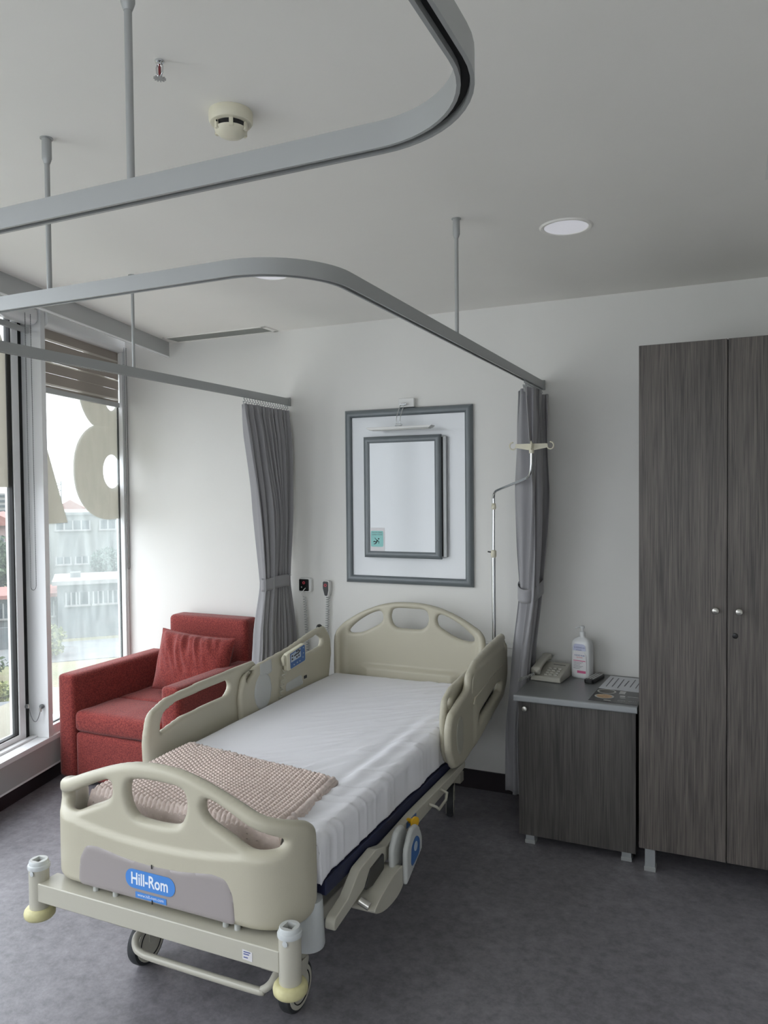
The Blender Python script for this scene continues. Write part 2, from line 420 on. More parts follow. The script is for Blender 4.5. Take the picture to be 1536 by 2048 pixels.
def spanel(outline, holes, T, r, h, fn, front=None):
    """rounded-edge moulded panel; fn(u,v,w)->xyz, w>0 is the front"""
    A = np.array(outline); u0, v0 = A.min(0)-h*1.5; u1, v1 = A.max(0)+h*1.5
    nu = int((u1-u0)/h)+2; nv = int((v1-v0)/h)+2
    U, Vv = np.meshgrid(u0+np.arange(nu)*h, v0+np.arange(nv)*h, indexing='ij')
    P = np.stack([U.ravel(), Vv.ravel()], 1)
    D = sdf(P, outline)
    for q in holes: D = np.minimum(D, -sdf(P, q))
    pts = []; dd = []; vid = {}
    def gv(i):
        if i not in vid: vid[i] = len(pts); pts.append((P[i, 0], P[i, 1])); dd.append(D[i])
        return vid[i]
    def ev(i, j):
        if i > j: i, j = j, i
        k = (i, j)
        if k not in vid:
            t = D[i]/(D[i]-D[j]); vid[k] = len(pts); q = P[i]+(P[j]-P[i])*t; pts.append((q[0], q[1])); dd.append(0.0)
        return vid[k]
    polys = []
    for i in range(nu-1):
        for j in range(nv-1):
            c = [i*nv+j, (i+1)*nv+j, (i+1)*nv+j+1, i*nv+j+1]
            s = [D[k] > 0 for k in c]
            if not any(s): continue
            if all(s): polys.append([gv(k) for k in c]); continue
            out = []
            for k in range(4):
                a, b = c[k], c[(k+1) % 4]
                if D[a] > 0: out.append(gv(a))
                if (D[a] > 0) != (D[b] > 0): out.append(ev(a, b))
            if len(out) >= 3: polys.append(out)
    n = len(pts); vs = []; back = []
    for k in range(n):
        q = min(1, max(0, dd[k]/r)); w = T*math.sqrt(max(0, 1-(1-q)**2)); fa = (front(*pts[k])*min(1, max(0, dd[k]/(r*1.3))) if front else 0)
        vs.append(fn(pts[k][0], pts[k][1], w+fa))
    vb = []
    for k in range(n):
        if dd[k] <= 0: back.append(k); continue
        q = min(1, dd[k]/r); w = T*math.sqrt(max(0, 1-(1-q)**2)); back.append(n+len(vb)); vb.append(fn(pts[k][0], pts[k][1], -w))
    fs = [tuple(p) for p in polys]+[tuple(back[k] for k in p[::-1]) for p in polys]
    b = MB(); b.v = [tuple(v) for v in vs+vb]; b.f = fs
    return b
def ellipse(cx, cy, a, b, n=32, p=2.0):
    out = []
    for i in range(n):
        t = 2*PI*i/n; c, s = math.cos(t), math.sin(t)
        out.append((cx+a*math.copysign(abs(c)**(2/p), c), cy+b*math.copysign(abs(s)**(2/p), s)))
    return out
def text(name, body, size, m, parent, fn, width=None, align='CENTER', bold=0.0):
    cu = bpy.data.curves.new(name, 'FONT'); cu.body = body; cu.size = size; cu.align_x = align; cu.align_y = 'CENTER'
    cu.resolution_u = 3; cu.offset = bold*size
    tmp = bpy.data.objects.new('tmp', cu); COL.objects.link(tmp)
    dg = bpy.context.evaluated_depsgraph_get(); dg.update()
    me = bpy.data.meshes.new_from_object(tmp.evaluated_get(dg))
    vs = [v.co.copy() for v in me.vertices]; fs = [tuple(p.vertices) for p in me.polygons]
    bpy.data.objects.remove(tmp); bpy.data.meshes.remove(me)
    if width and vs:
        w = max(v.x for v in vs)-min(v.x for v in vs); k = width/w; vs = [Vector((v.x*k, v.y, 0)) for v in vs]
    return mesh_obj(name, [fn(v.x, v.y, 0) for v in vs], fs, m, parent, smooth=False)
def coil(p0, p1, turns, R, r, name, m, parent, sag=0.0, seg=9, n=5):
    p0 = Vector(p0); p1 = Vector(p1); d = p1-p0; a = d.orthogonal().normalized(); b = d.normalized().cross(a); path = []
    N = turns*seg
    for i in range(N+1):
        t = i/N; th = 2*PI*turns*t; path.append(p0+d*t+(a*math.cos(th)+b*math.sin(th))*R+Vector((0, 0, -sag*4*t*(1-t))))
    return MB().tube(path, r, n).build(name, m, parent, angle=180)

# ------------------------------------------------------------------ room shell
CZ = 2.552            # ceiling
WY = 3.9              # back wall plane
RY = -2.3             # rear wall plane (behind camera)
RX = 0.98              # right wall plane
Oo = Vector((-3.64, WY, 0)); DS = Vector((0.251, -0.968, 0)); NT = Vector((-0.968, -0.251, 0))
def wl(s, t, z): return tuple(Oo+DS*s+NT*t+Vector((0, 0, z)))   # window wall frame: s along it from the back wall, t outwards
S_END = (WY-RY)/0.968

def struct(o): o['kind'] = 'structure'; return o
fp_ = [wl(-0.1, 0.15, 0)[:2], wl(S_END+0.1, 0.15, 0)[:2], (RX+0.1, RY-0.1), (RX+0.1, WY+0.1)]
struct(MB().prism(fp_, lambda x, y, z: (x, y, z), -0.12, 0.0).build('floor', M['floor']))
# ceiling stops at the pelmet line
pel = lambda s, t, z: tuple(Vector((-3.255, WY, 0))+DS*s+NT*t+Vector((0, 0, z)))
pts = [pel(0, 0, 0)[:2], pel(S_END, 0, 0)[:2], (RX+0.1, RY), (RX+0.1, WY)]
struct(MB().prism(pts, lambda x, y, z: (x, y, z), CZ, CZ+0.12).build('ceiling', M['ceiling']))
struct(box('wall_back', (-3.70, WY, -0.1), (RX+0.1, WY+0.12, 2.9), M['wall']))
# rear wall (behind the camera) with an added, unseen window to even the daylight
RWX0, RWX1, RWZ0, RWZ1 = -1.75, 0.55, 0.85, 2.40
mbw = MB()
for a, b in (((-3.2, -0.1), (RWX0, 2.9)), ((RWX1, -0.1), (RX+0.1, 2.9)), ((RWX0, -0.1), (RWX1, RWZ0)), ((RWX0, RWZ1), (RWX1, 2.9))):
    mbw.box((a[0], RY-0.12, a[1]), (b[0], RY, b[1]))
struct(mbw.build('wall_rear', M['wall']))
struct(box('wall_right', (RX, RY-0.1, -0.1), (RX+0.12, WY+0.1, 2.9), M['wall']))
box_l = lambda name, s0, s1, t0, t1, z0, z1, m, parent=None, bevel=0.0: MB().box((s0, t0, z0), (s1, t1, z1), wl).build(name, m, parent, bevel=bevel)
# pelmet board with the raised strip of ceiling behind it
struct(MB().box((0.03, 0, 2.458), (S_END, 0.02, 2.76), pel).build('trim_1', M['grey_metal'], bevel=0.0))
struct(MB().box((0.03, -0.003, 2.455), (S_END, 0.004, 2.462), pel).build('trim_2', M['white_metal']))
struct(MB().box((0, 0.0, 2.74), (S_END, 0.62, 2.80), pel).build('trim_3', M['ceiling']))
# low wall below the windows, plinth, sill
struct(box_l('wall_left', -0.05, S_END+0.1, 0.0, 0.22, 0.095, 0.235, M['grey_metal'], bevel=0.002))
struct(box_l('baseboard_left', -0.05, S_END, 0.035, 0.2, 0.0, 0.095, M['plinth']))
struct(box_l('trim_4', -0.05, S_END+0.1, -0.004, 0.25, 0.235, 0.262, M['white_metal'], bevel=0.002))
struct(box_l('trim_5', -0.05, S_END, -0.002, 0.008, 0.093, 0.103, M['white_metal']))
struct(box_l('trim_6', -0.05, S_END, 0.0, 0.2, 2.64, 2.76, M['grey_metal']))
struct(box('baseboard_back', (-3.6, WY-0.012, 0), (RX, WY, 0.10), M['plinth'], bevel=0.002))
# mullions
mull = [(0.864, 0.905), (2.32, 2.362), (3.20, 3.242), (4.66, 4.702), (5.54, 5.582)]
for i, (a, b) in enumerate(mull):
    struct(box_l('trim_%d' % (7+i), a, b, 0.0, 0.20, 0.262, 2.76, M['white_metal'], bevel=0.002))
# jamb beside the back wall
j_ = sthing('trim_12', wl(0.02, 0.03, 1.4))
box_l('jamb_profile', -0.03, 0.045, 0.0, 0.02, 0.262, 2.60, M['white_metal'], j_, 0.002)
box_l('jamb_profile', -0.02, 0.020, 0.02, 0.07, 0.262, 2.60, M['white_metal'], j_)
box_l('jamb_groove', 0.030, 0.034, -0.002, 0.0, 0.262, 2.60, M['grey_metal'], j_)

def fixed_window(n, s0, s1, dirty, t=0.045):
    w = sthing('window_%d' % n, wl((s0+s1)/2, t, 1.4))
    z0, z1 = 0.262, 2.64
    box_l('glass_pane', s0+0.004, s1-0.004, t, t+0.006, z0+0.05, z1-0.03, dirty, w)
    for (a, b, c, d) in ((s0, s0+0.006, z0, z1), (s1-0.006, s1, z0, z1), (s0, s1, z0+0.05, z0+0.055), (s0, s1, z1-0.03, z1-0.025)):
        box_l('gasket', a, b, t-0.004, t+0.012, c, d, M['gasket'], w)
    box_l('glazing_bead', s0, s1, t-0.03, t+0.02, z0, z0+0.05, M['white_metal'], w, 0.002)
    box_l('glazing_bead', s0+0.0, s0+0.004, t-0.04, t-0.004, z0, z1, M['white_metal'], w)
    return w
def sash_window(n, s0, s1):
    t = 0.105
    w = sthing('window_%d' % n, wl((s0+s1)/2, t, 1.4))
    z0, z1 = 0.262, 2.62
    a, b = s0+0.045, s1-0.045                         # gap between mullion and sash
    box_l('recess_profile', s0, a, t+0.014, t+0.07, z0, z1, M['gasket'], w)
    box_l('recess_profile', b, s1, t+0.014, t+0.07, z0, z1, M['gasket'], w)
    box_l('sash_stile', a, a+0.052, t, t+0.06, z0+0.004, z1, M['white_metal'], w, 0.003)
    box_l('sash_stile', b-0.052, b, t, t+0.06, z0+0.004, z1, M['white_metal'], w, 0.003)
    box_l('sash_rail', a, b, t, t+0.06, z0+0.002, z0+0.040, M['white_metal'], w, 0.003)
    box_l('sash_rail', a, b, t, t+0.06, z1-0.05, z1, M['white_metal'], w, 0.003)
    box_l('frame_rail', s0, s1, t-0.035, t-0.004, z0, z0+0.012, M['white_metal'], w, 0.002)
    box_l('glass_pane', a+0.05, b-0.05, t+0.025, t+0.031, z0+0.038, z1-0.048, M['glass'], w)
    for (p, q, c, d) in ((a+0.052, a+0.060, z0+0.04, z1-0.05), (b-0.060, b-0.052, z0+0.04, z1-0.05), (a+0.05, b-0.05, z0+0.040, z0+0.046), (a+0.05, b-0.05, z1-0.056, z1-0.05)):
        box_l('gasket', p, q, t+0.008, t+0.04, c, d, M['gasket'], w)
    return w
W2 = fixed_window(2, 0.018, 0.864, M['glass_dirty'])
W1 = sash_window(1, 0.905, 2.32)
fixed_window(3, 2.362, 3.20, M['glass_dirty'])
sash_window(4, 3.242, 4.66)
fixed_window(5, 4.702, 5.54, M['glass_dirty'])
sash_window(6, 5.582, S_END)

fill_win = sthing('window_7', ((RWX0+RWX1)/2, RY-0.06, 1.6))  # added window out of view, brightens the middle and right of the room
box('glass_pane', (RWX0+0.04, RY-0.066, RWZ0+0.04), (RWX1-0.04, RY-0.060, RWZ1-0.04), M['glass'], fill_win)
for a, b in (((RWX0, RWZ0), (RWX1, RWZ0+0.05)), ((RWX0, RWZ1-0.05), (RWX1, RWZ1)), ((RWX0, RWZ0), (RWX0+0.05, RWZ1)), ((RWX1-0.05, RWZ0), (RWX1, RWZ1)), ((-0.625, RWZ0), (-0.575, RWZ1))):
    box('frame_rail', (a[0], RY-0.09, a[1]), (b[0], RY-0.03, b[1]), M['white_metal'], fill_win, 0.003)
# big vinyl characters stuck on the outside of the glass: an A across both windows and an 8
def clip_poly(poly, smin, smax, k=0):
    for lim, sg in ((smin, 1), (smax, -1)):
        out = []
        for i in range(len(poly)):
            a = poly[i-1]; b = poly[i]; ia = (a[k]-lim)*sg >= 0; ib = (b[k]-lim)*sg >= 0
            if ia != ib:
                t = (lim-a[k])/(b[k]-a[k]); out.append((a[0]+(b[0]-a[0])*t, a[1]+(b[1]-a[1])*t))
            if ib: out.append(b)
        poly = out
    return poly
def vinyl(name, polys, t, parent):
    b = MB()
    for p in polys:
        if len(p) > 2: b.prism(p, lambda s, z, w: wl(s, w, z), t, t+0.0008)
    return b.build(name, M['vinyl'], parent, smooth=False)
def A_polys(smin, smax):
    so = lambda z: 0.605+0.435*(z-1.432); si = lambda z: so(z)+0.306; sc = 1.25
    right = [(so(1.432), 1.432), (si(1.432), 1.432), (si(2.21), 2.21), (sc, 2.21), (sc, 2.56), (so(2.56), 2.56)]
    left = [(2*sc-x, z) for x, z in right]
    bar = [(si(1.638)-0.001, 1.638), (2*sc-si(1.638)+0.001, 1.638), (2*sc-si(1.884), 1.884), (si(1.884), 1.884)]
    return [clip_poly(p, smin, smax) for p in (right, left, bar)]
vinyl('vinyl_letter', A_polys(1.012, 2.2), 0.137, W1)
vinyl('vinyl_letter', A_polys(0.03, 0.855), 0.052, W2)
# the 8: rings around two counters, built as quads between outer and inner curves
def ring(cx, cz, a, b, ai, bi, n=64):
    o = ellipse(cx, cz, a, b, n, 2.25); i_ = ellipse(cx, cz, ai, bi, n, 2.0); out = []
    for k in range(n):
        k2 = (k+1) % n; out.append(clip_poly([o[k], o[k2], i_[k2], i_[k]], 0.026, 0.86))
    return out
c8 = 0.10
vinyl('vinyl_numeral', [clip_poly(p, -9, 2.025, 1) for p in ring(c8, 1.742, 0.437, 0.31, 0.105, 0.108)], 0.0522, W2)
def upper():
    out = []
    for p in ring(c8, 2.27, 0.375, 0.29, 0.085, 0.135): out.append(clip_poly(p, 2.025, 9, 1))
    return out
vinyl('vinyl_numeral', upper(), 0.0512, W2)

# ------------------------------------------------------------------ blinds
def blind(n, s0, s1, drop, label, t0=0.006):
    r = thing('roller_blind', label, 'blind', wl((s0+s1)/2, t0+0.02, 2.6), 'roller blinds at the windows')
    # cassette: rounded box
    prof = rpoly([(t0-0.02, 2.515, 0.03), (t0+0.06, 2.515, 0.01), (t0+0.06, 2.60, 0.01), (t0-0.02, 2.60, 0.012)])
    MB().prism(prof, lambda t, z, s: wl(s, t, z), s0, s1).build('cassette', M['white_metal'], r, angle=30)
    tt = t0+0.022
    if drop > 0.1:
        z = 2.515; k = 0; zb = z-drop
        widths = [('o', 0.052), ('s', 0.012), ('o', 0.052), ('o', 0.060), ('s', 0.010), ('o', 0.055), ('o', 0.058), ('s', 0.012)]
        i = 0
        while z > zb+0.001:
            kind, w = widths[i % len(widths)]; w = min(w, z-zb); i += 1
            dt = 0.004*(i % 2)
            if kind == 'o': box_l('fabric_band', s0+0.02, s1-0.02, tt+dt, tt+dt+0.0015, z-w, z, M['blind_opaque'], r)
            else: box_l('fabric_slit', s0+0.02, s1-0.02, tt+dt, tt+dt+0.0015, z-w, z, M['blind_sheer'], r)
            z -= w
    else: zb = 2.515-drop
    box_l('bottom_rail', s0+0.018, s1-0.018, tt-0.006, tt+0.012, zb-0.03, zb, M['grey_metal'], r, 0.003)
    return r
b2 = blind(2, 0.02, 0.858, 0.325, 'roller blind drawn partly down at the window beside the back wall')
b1 = blind(1, 0.915, 2.31, 0.02, 'rolled-up roller blind over the opening window at left edge', t0=0.03)
def chain(s, t, ztop, zbot, gap, parent):
    path = [wl(s-gap/2, t, ztop)]
    for i in range(9):
        a = PI*i/8; path.append(wl(s-gap/2*math.cos(a), t, zbot+gap/2-gap/2*math.sin(a)))
    path.append(wl(s+gap/2, t, ztop))
    mb = MB().tube(path, 0.0017, 5)
    P = [Vector(p) for p in path]
    for a, b in zip(P[:-1], P[1:]):
        L = (b-a).length; n = max(1, int(L/0.012))
        for i in range(n):
            c = a+(b-a)*(i/n); mb.lathe([(0.0006, -0.0026), (0.0030, 0), (0.0006, 0.0026)], c, (0, 0, 1), 5)
    return mb.build('bead_chain', M['chain'], parent, angle=180)
chain(0.024, -0.014, 2.55, 1.10, 0.030, b2)
chain(1.020, -0.006, 2.55, 1.09, 0.046, b1)

# cable restrictor on the opening sash
cr_ = thing('cable_restrictor', 'steel cable restrictor looped between the sash and the mullion', 'window restrictor', wl(0.90, 0.0, 0.42))
MB().lathe([(0.006, 0), (0.012, 0.004), (0.012, 0.012), (0.006, 0.018)], wl(0.952, 0.105, 0.445), -NT, 12).build('sash_mount', M['chain'], cr_)
MB().lathe([(0.006, 0), (0.013, 0.003), (0.013, 0.012), (0.007, 0.02)], wl(0.905, 0.035, 0.435), DS, 12).build('mullion_mount', M['chain'], cr_)
p0 = Vector(wl(0.952, 0.087, 0.445)); p1 = Vector(wl(0.925, 0.035, 0.42)); cp = []
for i in range(17):
    t = i/16; q = p0.lerp(p1, t); q.z -= 0.075*math.sin(PI*t)**0.8; cp.append(q)
MB().tube(cp, 0.0022, 7).build('steel_cable', M['chain'], cr_, angle=180)
MB().cyl(wl(0.925, 0.035, 0.41), wl(0.925, 0.035, 0.43), 0.006).build('cable_end', M['steel'], cr_)
MB().cyl(wl(0.952, 0.087, 0.435), wl(0.952, 0.087, 0.455), 0.005).build('cable_end', M['steel'], cr_)

# ------------------------------------------------------------------ ceiling fittings
def arc(cx, cy, r, a0, a1, z, n=14): return [(cx+r*math.cos(a0+(a1-a0)*i/n), cy+r*math.sin(a0+(a1-a0)*i/n), z) for i in range(n+1)]
ZT, ZB = 2.149, 2.110
hw = 0.0115
PROF = [(-hw, ZT), (hw, ZT), (hw, ZB), (0.006, ZB), (0.006, ZB+0.012), (-0.006, ZB+0.012), (-0.006, ZB), (-hw, ZB)]
def hanger(parent, x, y, L=0.06):
    h = MB().cyl((x, y, ZT), (x, y, CZ-0.05), 0.0068, 14).build('hanger_rod', M['alu'], parent)
    MB().lathe([(0.0075, -L-0.008), (0.0105, -L), (0.0125, -L+0.006), (0.0125, -0.003), (0.017, -0.002), (0.017, 0)], (x, y, CZ), (0, 0, 1), 18).build('ceiling_socket', M['alu'], h)
tr1 = thing('curtain_track', 'farther grey curtain track around the bed, both ends fixed to the back wall', 'curtain rail', (-1.6, 2.6, 2.13), 'curtain tracks under the ceiling')
xr, xl, yf, rad = -0.885, -2.39, 1.518, 0.21
path = [(xr, WY, 0), (xr, yf+rad, 0)]+arc(xr-rad, yf+rad, rad, 0, -PI/2, 0)[1:]+arc(xl+rad, yf+rad, rad, -PI/2, -PI, 0)+[(xl, WY, 0)]
MB().sweep(path, PROF).build('track_channel', M['alu'], tr1, angle=25)
MB().sweep([(p[0], p[1], 0) for p in path], [(-0.0058, ZB+0.013), (0.0058, ZB+0.013), (0.0058, ZB+0.009), (-0.0058, ZB+0.009)]).build('track_slot', M['dark'], tr1, angle=25)
for x in (xr, xl): box('wall_bracket', (x-0.016, WY-0.016, ZB-0.006), (x+0.016, WY, ZT+0.006), M['alu'], tr1, 0.002)
for (x, y) in ((xr, 2.576), (-1.675, yf), (xl, 2.614)): hanger(tr1, x, y)
tr2 = thing('curtain_track', 'nearest curtain track curving away overhead at the top of the photo', 'curtain rail', (-1.3, 0.4, 2.13), 'curtain tracks under the ceiling')
yn, xn, rn = 1.058, -0.297, 0.185
path = [(xn, RY+0.02, 0), (xn, yn-rn, 0)]+arc(xn-rn, yn-rn, rn, 0, PI/2, 0)[1:]+arc(-2.2+rn, yn-rn, rn, PI/2, PI, 0)+[(-2.2, RY+0.02, 0)]
MB().sweep(path, PROF).build('track_channel', M['alu'], tr2, angle=25)
MB().sweep(path, [(-0.0058, ZB+0.013), (0.0058, ZB+0.013), (0.0058, ZB+0.009), (-0.0058, ZB+0.009)]).build('track_slot', M['dark'], tr2, angle=25)
for (x, y) in ((-0.966, yn), (xn, -0.6), (-2.2, -0.6)): hanger(tr2, x, y, 0.10)

def downlight(x, y, label):
    d = thing('downlight', label, 'ceiling light', (x, y, CZ), 'recessed ceiling downlights')
    MB().lathe([(0.078, -0.001), (0.080, -0.004), (0.090, -0.005), (0.096, 0.0)], (x, y, CZ), (0, 0, 1), 40, cap=False).build('trim_ring', M['ceiling'], d)
    MB().lathe([(0.079, -0.0015), (0.02, -0.0022), (0.0005, -0.0022)], (x, y, CZ), (0, 0, 1), 40).build('diffuser', M['diffuser'], d)
downlight(-0.553, 2.83, 'round recessed downlight in the open ceiling between hanging rod and wardrobe')
downlight(-1.845, 2.868, 'round downlight half hidden behind the curved curtain track')
box('ceiling_hatch', (0.088, 1.95, CZ-0.004), (0.688, 2.665, CZ), M['led_off'], bevel=0.001)
tag(bpy.data.objects['ceiling_hatch'], 'white flat ceiling panel just entering at the right edge', 'ceiling panel')

sd = thing('smoke_detector', 'round ivory smoke detector with dark slots on the ceiling', 'smoke detector', (-1.148, 1.615, CZ))
c = (-1.148, 1.615, CZ)
MB().lathe([(0.054, 0), (0.055, -0.004), (0.0545, -0.024), (0.051, -0.029), (0.043, -0.031)], c, (0, 0, 1), 40).build('base', M['ivory'], sd)
MB().lathe([(0.0395, -0.031), (0.038, -0.045)], c, (0, 0, 1), 36).build('sensor_slots', M['black'], sd)
MB().lathe([(0.041, -0.043), (0.039, -0.048), (0.030, -0.057), (0.015, -0.062), (0.001, -0.063)], c, (0, 0, 1), 36).build('cap', M['ivory'], sd)
for i in range(6):
    a = 2*PI*i/6-0.95; d = Vector((math.cos(a), math.sin(a), 0)); e = Vector((-d.y, d.x, 0)); q = Vector(c)
    MB().box((0.034, -0.005, -0.05), (0.0435, 0.005, -0.029), lambda x, y, z: tuple(q+d*x+e*y+Vector((0, 0, z)))).build('rib', M['ivory'], sd)
MB().cyl((c[0]-0.012, c[1]-0.043, CZ-0.037), (c[0]-0.012, c[1]-0.043, CZ-0.034), 0.002, 8).build('indicator', M['dark'], sd)

sp = thing('sprinkler', 'small chrome fire sprinkler hanging from the ceiling', 'sprinkler', (-1.152, 1.357, CZ))
c = Vector((-1.152, 1.357, CZ))
MB().lathe([(0.010, 0), (0.010, -0.004), (0.006, -0.006), (0.006, -0.010)], c, (0, 0, 1), 16).build('threaded_neck', M['chrome'], sp)
mb = MB()
for sg in (1, -1): mb.tube([c+Vector((sg*0.005, 0, -0.008)), c+Vector((sg*0.009, 0, -0.014)), c+Vector((sg*0.008, 0, -0.026)), c+Vector((sg*0.002, 0, -0.036))], 0.0018, 7)
mb.build('frame_arms', M['chrome'], sp, angle=180)
MB().lathe([(0.001, -0.010), (0.003, -0.014), (0.003, -0.028), (0.001, -0.033)], c, (0, 0, 1), 10).build('glass_bulb', M['glassbulb'], sp)
mb = MB().lathe([(0.004, -0.037), (0.007, -0.038), (0.007, -0.0392), (0.001, -0.0392)], c, (0, 0, 1), 12)
for i in range(12):
    a = 2*PI*i/12; d = Vector((math.cos(a), math.sin(a), 0)); e = Vector((-d.y, d.x, 0))
    mb.box((0.006, -0.0016, -0.0396), (0.0135, 0.0016, -0.0384), lambda x, y, z: tuple(c+d*x+e*y+Vector((0, 0, z))))
mb.build('deflector', M['alu'], sp)

vt = thing('air_vent', 'long slotted grey air vent in the ceiling near the back wall', 'vent', (-2.815, 3.815, CZ))
x0, x1, y0, y1 = -3.185, -2.445, 3.735, 3.885
for a, b in (((x0, y0), (x1, y0+0.014)), ((x0, y1-0.014), (x1, y1)), ((x0, y0), (x0+0.014, y1)), ((x1-0.03, y0), (x1, y1))):
    box('vent_frame', (*a, CZ-0.006), (*b, CZ+0.0), M['ceiling'], vt, 0.001)
box('backing', (x0+0.01, y0+0.01, CZ-0.0022), (x1-0.02, y1-0.01, CZ-0.0002), M['vent_back'], vt)
for i in range(9):
    yy = y0+0.018+i*(0.112/9)+0.004
    MB().box((x0+0.014, yy, CZ-0.0055), (x1-0.03, yy+0.0065, CZ-0.0025)).build('slat', M['vent_dark'], vt)

# ------------------------------------------------------------------ curtains
def curtain(name, label, x_of, y0_of, y1_of, amp_of, folds, ztop, zbot, tiez, seed, tie_rot=0.0, n=560, nz=70, rip=0.004):
    r = thing(name, label, 'curtain', (x_of(ztop), (y0_of(ztop)+y1_of(ztop))/2, ztop), 'gathered grey bed curtains')
    rnd = random.Random(seed); ph = [rnd.uniform(0, 6.28) for _ in range(6)]; fa = [rnd.uniform(0.55, 1.3) for _ in range(folds*2+2)]
    def f(u, v):
        z = ztop+(zbot-ztop)*v
        y0, y1 = y0_of(z), y1_of(z); A = amp_of(z)
        k = u*folds*2; fi = int(k); am = fa[min(fi, len(fa)-1)]
        w = math.sin(2*PI*folds*u+0.5*math.sin(3*u*6.28+ph[0])+0.25*math.sin(z*3+ph[1]+u*9))
        sw = math.copysign(abs(w)**0.8, w); x = x_of(z)+A*sw*am+0.12*A*math.sin(u*61+z*5+ph[2])
        # ends close in, so that the bundle is rounded in plan
        e = (2*u-1); x += 0.15*A*math.sin(e*1.5+ph[3])
        y = y0+(y1-y0)*(u+0.95/(4*PI*folds)*math.sin(4*PI*folds*u+ph[4]))
        y += 0.010*math.sin(z*4+ph[5]+5*u)*min(1, (ztop-z)*2)+rip*math.sin(2*PI*folds*u*5+ph[1]+1.2*math.sin(z*1.7+u*8))*(0.6+0.4*math.sin(z*2.3+ph[0]))
        return (x, min(y, WY-0.004), z)
    MB().grid(n, nz, f).build('curtain_cloth', M['curtain'], r, angle=180, solid=0.0016)
    # heading tape
    def h(u, v):
        x, y, z = f(u, v*0.045/(ztop-zbot)); return (x+0.0022, y, ztop+0.003-v*0.04)
    MB().grid(n, 3, h).build('heading_tape', M['curtain'], r, angle=180)
    # tieback band
    sm = [f(i/(n-1), (ztop-tiez)/(ztop-zbot)) for i in range(n)]
    xa, xb = min(p[0] for p in sm), max(p[0] for p in sm); ya_, yb_ = min(p[1] for p in sm), max(p[1] for p in sm)
    yc = (ya_+yb_)/2; yh = (yb_-ya_)/2+0.005; A = (xb-xa)/2+0.001; xm = (xa+xb)/2
    def g(u, v):
        a = 2*PI*u; z = tiez-0.034+0.068*v+tie_rot*math.sin(a)*0.03+0.006*math.cos(a*2)
        ca, sa = math.cos(a), math.sin(a)
        return (xm+A*math.copysign(abs(ca)**0.9, ca), min(yc+yh*math.copysign(abs(sa)**0.9, sa), WY-0.002), z)
    MB().grid(64, 5, g, cu=True).build('tieback', M['curtain'], r, angle=180, solid=0.003)
    MB().tube([(x_of(tiez)-0.01, WY-0.001, tiez+0.02), (x_of(tiez)-0.01, WY-0.02, tiez+0.02), (x_of(tiez)-0.01, WY-0.024, tiez+0.032)], 0.003, 7).build('wall_hook', M['steel'], r, angle=180)
    proto = None
    ya, yb = y0_of(ztop)+0.012, y1_of(ztop)-0.008; K = 18
    for i in range(K):
        y = ya+(yb-ya)*i/(K-1); x = x_of(2.11)
        if proto is None:
            pth = [(x, y, ZB+0.004), (x, y, ZB-0.012)]+[(x+0.006*math.sin(a), y, ZB-0.018+0.006*math.cos(a)) for a in [PI*t/5 for t in range(0, 8)]]+[(x, y, ztop-0.015)]
            proto = MB().tube(pth, 0.0024, 5).build('curtain_hook', M['alu'], r, angle=180); l0 = proto.location.copy(); y00 = y
        else:
            c_ = proto.copy(); COL.objects.link(c_); c_.location = l0+Vector((0, y-y00, 0))
    return r
def lerpk(keys):
    ks = sorted(keys)
    def f(z):
        if z <= ks[0][0]: return ks[0][1]
        for (a, va), (b, vb) in zip(ks[:-1], ks[1:]):
            if z <= b:
                t = (z-a)/(b-a); t = 0.6*t+0.4*t*t*(3-2*t); return va+(vb-va)*t
        return ks[-1][1]
    return f
curtain('bed_curtain', 'grey curtain tied back between the red armchair and the nurse call socket',
        lerpk([(0.1, -2.37), (1.08, -2.38), (1.6, -2.375), (2.07, -2.388)]),
        lerpk([(0.12, 3.42), (0.5, 3.48), (0.8, 3.53), (1.08, 3.60), (2.07, 3.43)]),
        lerpk([(0.12, 3.885), (0.8, 3.88), (1.08, 3.845), (1.5, 3.875), (1.8, 3.89), (2.07, 3.885)]),
        lerpk([(0.1, 0.05), (0.7, 0.042), (1.08, 0.026), (1.5, 0.045), (1.9, 0.036), (2.07, 0.022)]), 11, 2.072, 0.14, 1.085, 3)
curtain('bed_curtain', 'grey curtain tied back behind the drip pole, falling behind the bedside cabinet',
        lerpk([(0.12, -0.970), (0.45, -0.968), (0.7, -0.945), (1.1, -0.915), (1.6, -0.898), (2.07, -0.885)]),
        lerpk([(0.12, 3.60), (0.7, 3.60), (1.1, 3.64), (1.6, 3.58), (2.07, 3.52)]),
        lerpk([(0.12, 3.86), (1.1, 3.865), (2.07, 3.885)]),
        lerpk([(0.12, 0.048), (0.5, 0.046), (0.8, 0.046), (1.1, 0.046), (1.35, 0.055), (1.6, 0.062), (1.9, 0.055), (2.07, 0.048)]), 5, 2.072, 0.125, 1.105, 11, tie_rot=0.6, rip=0.011)

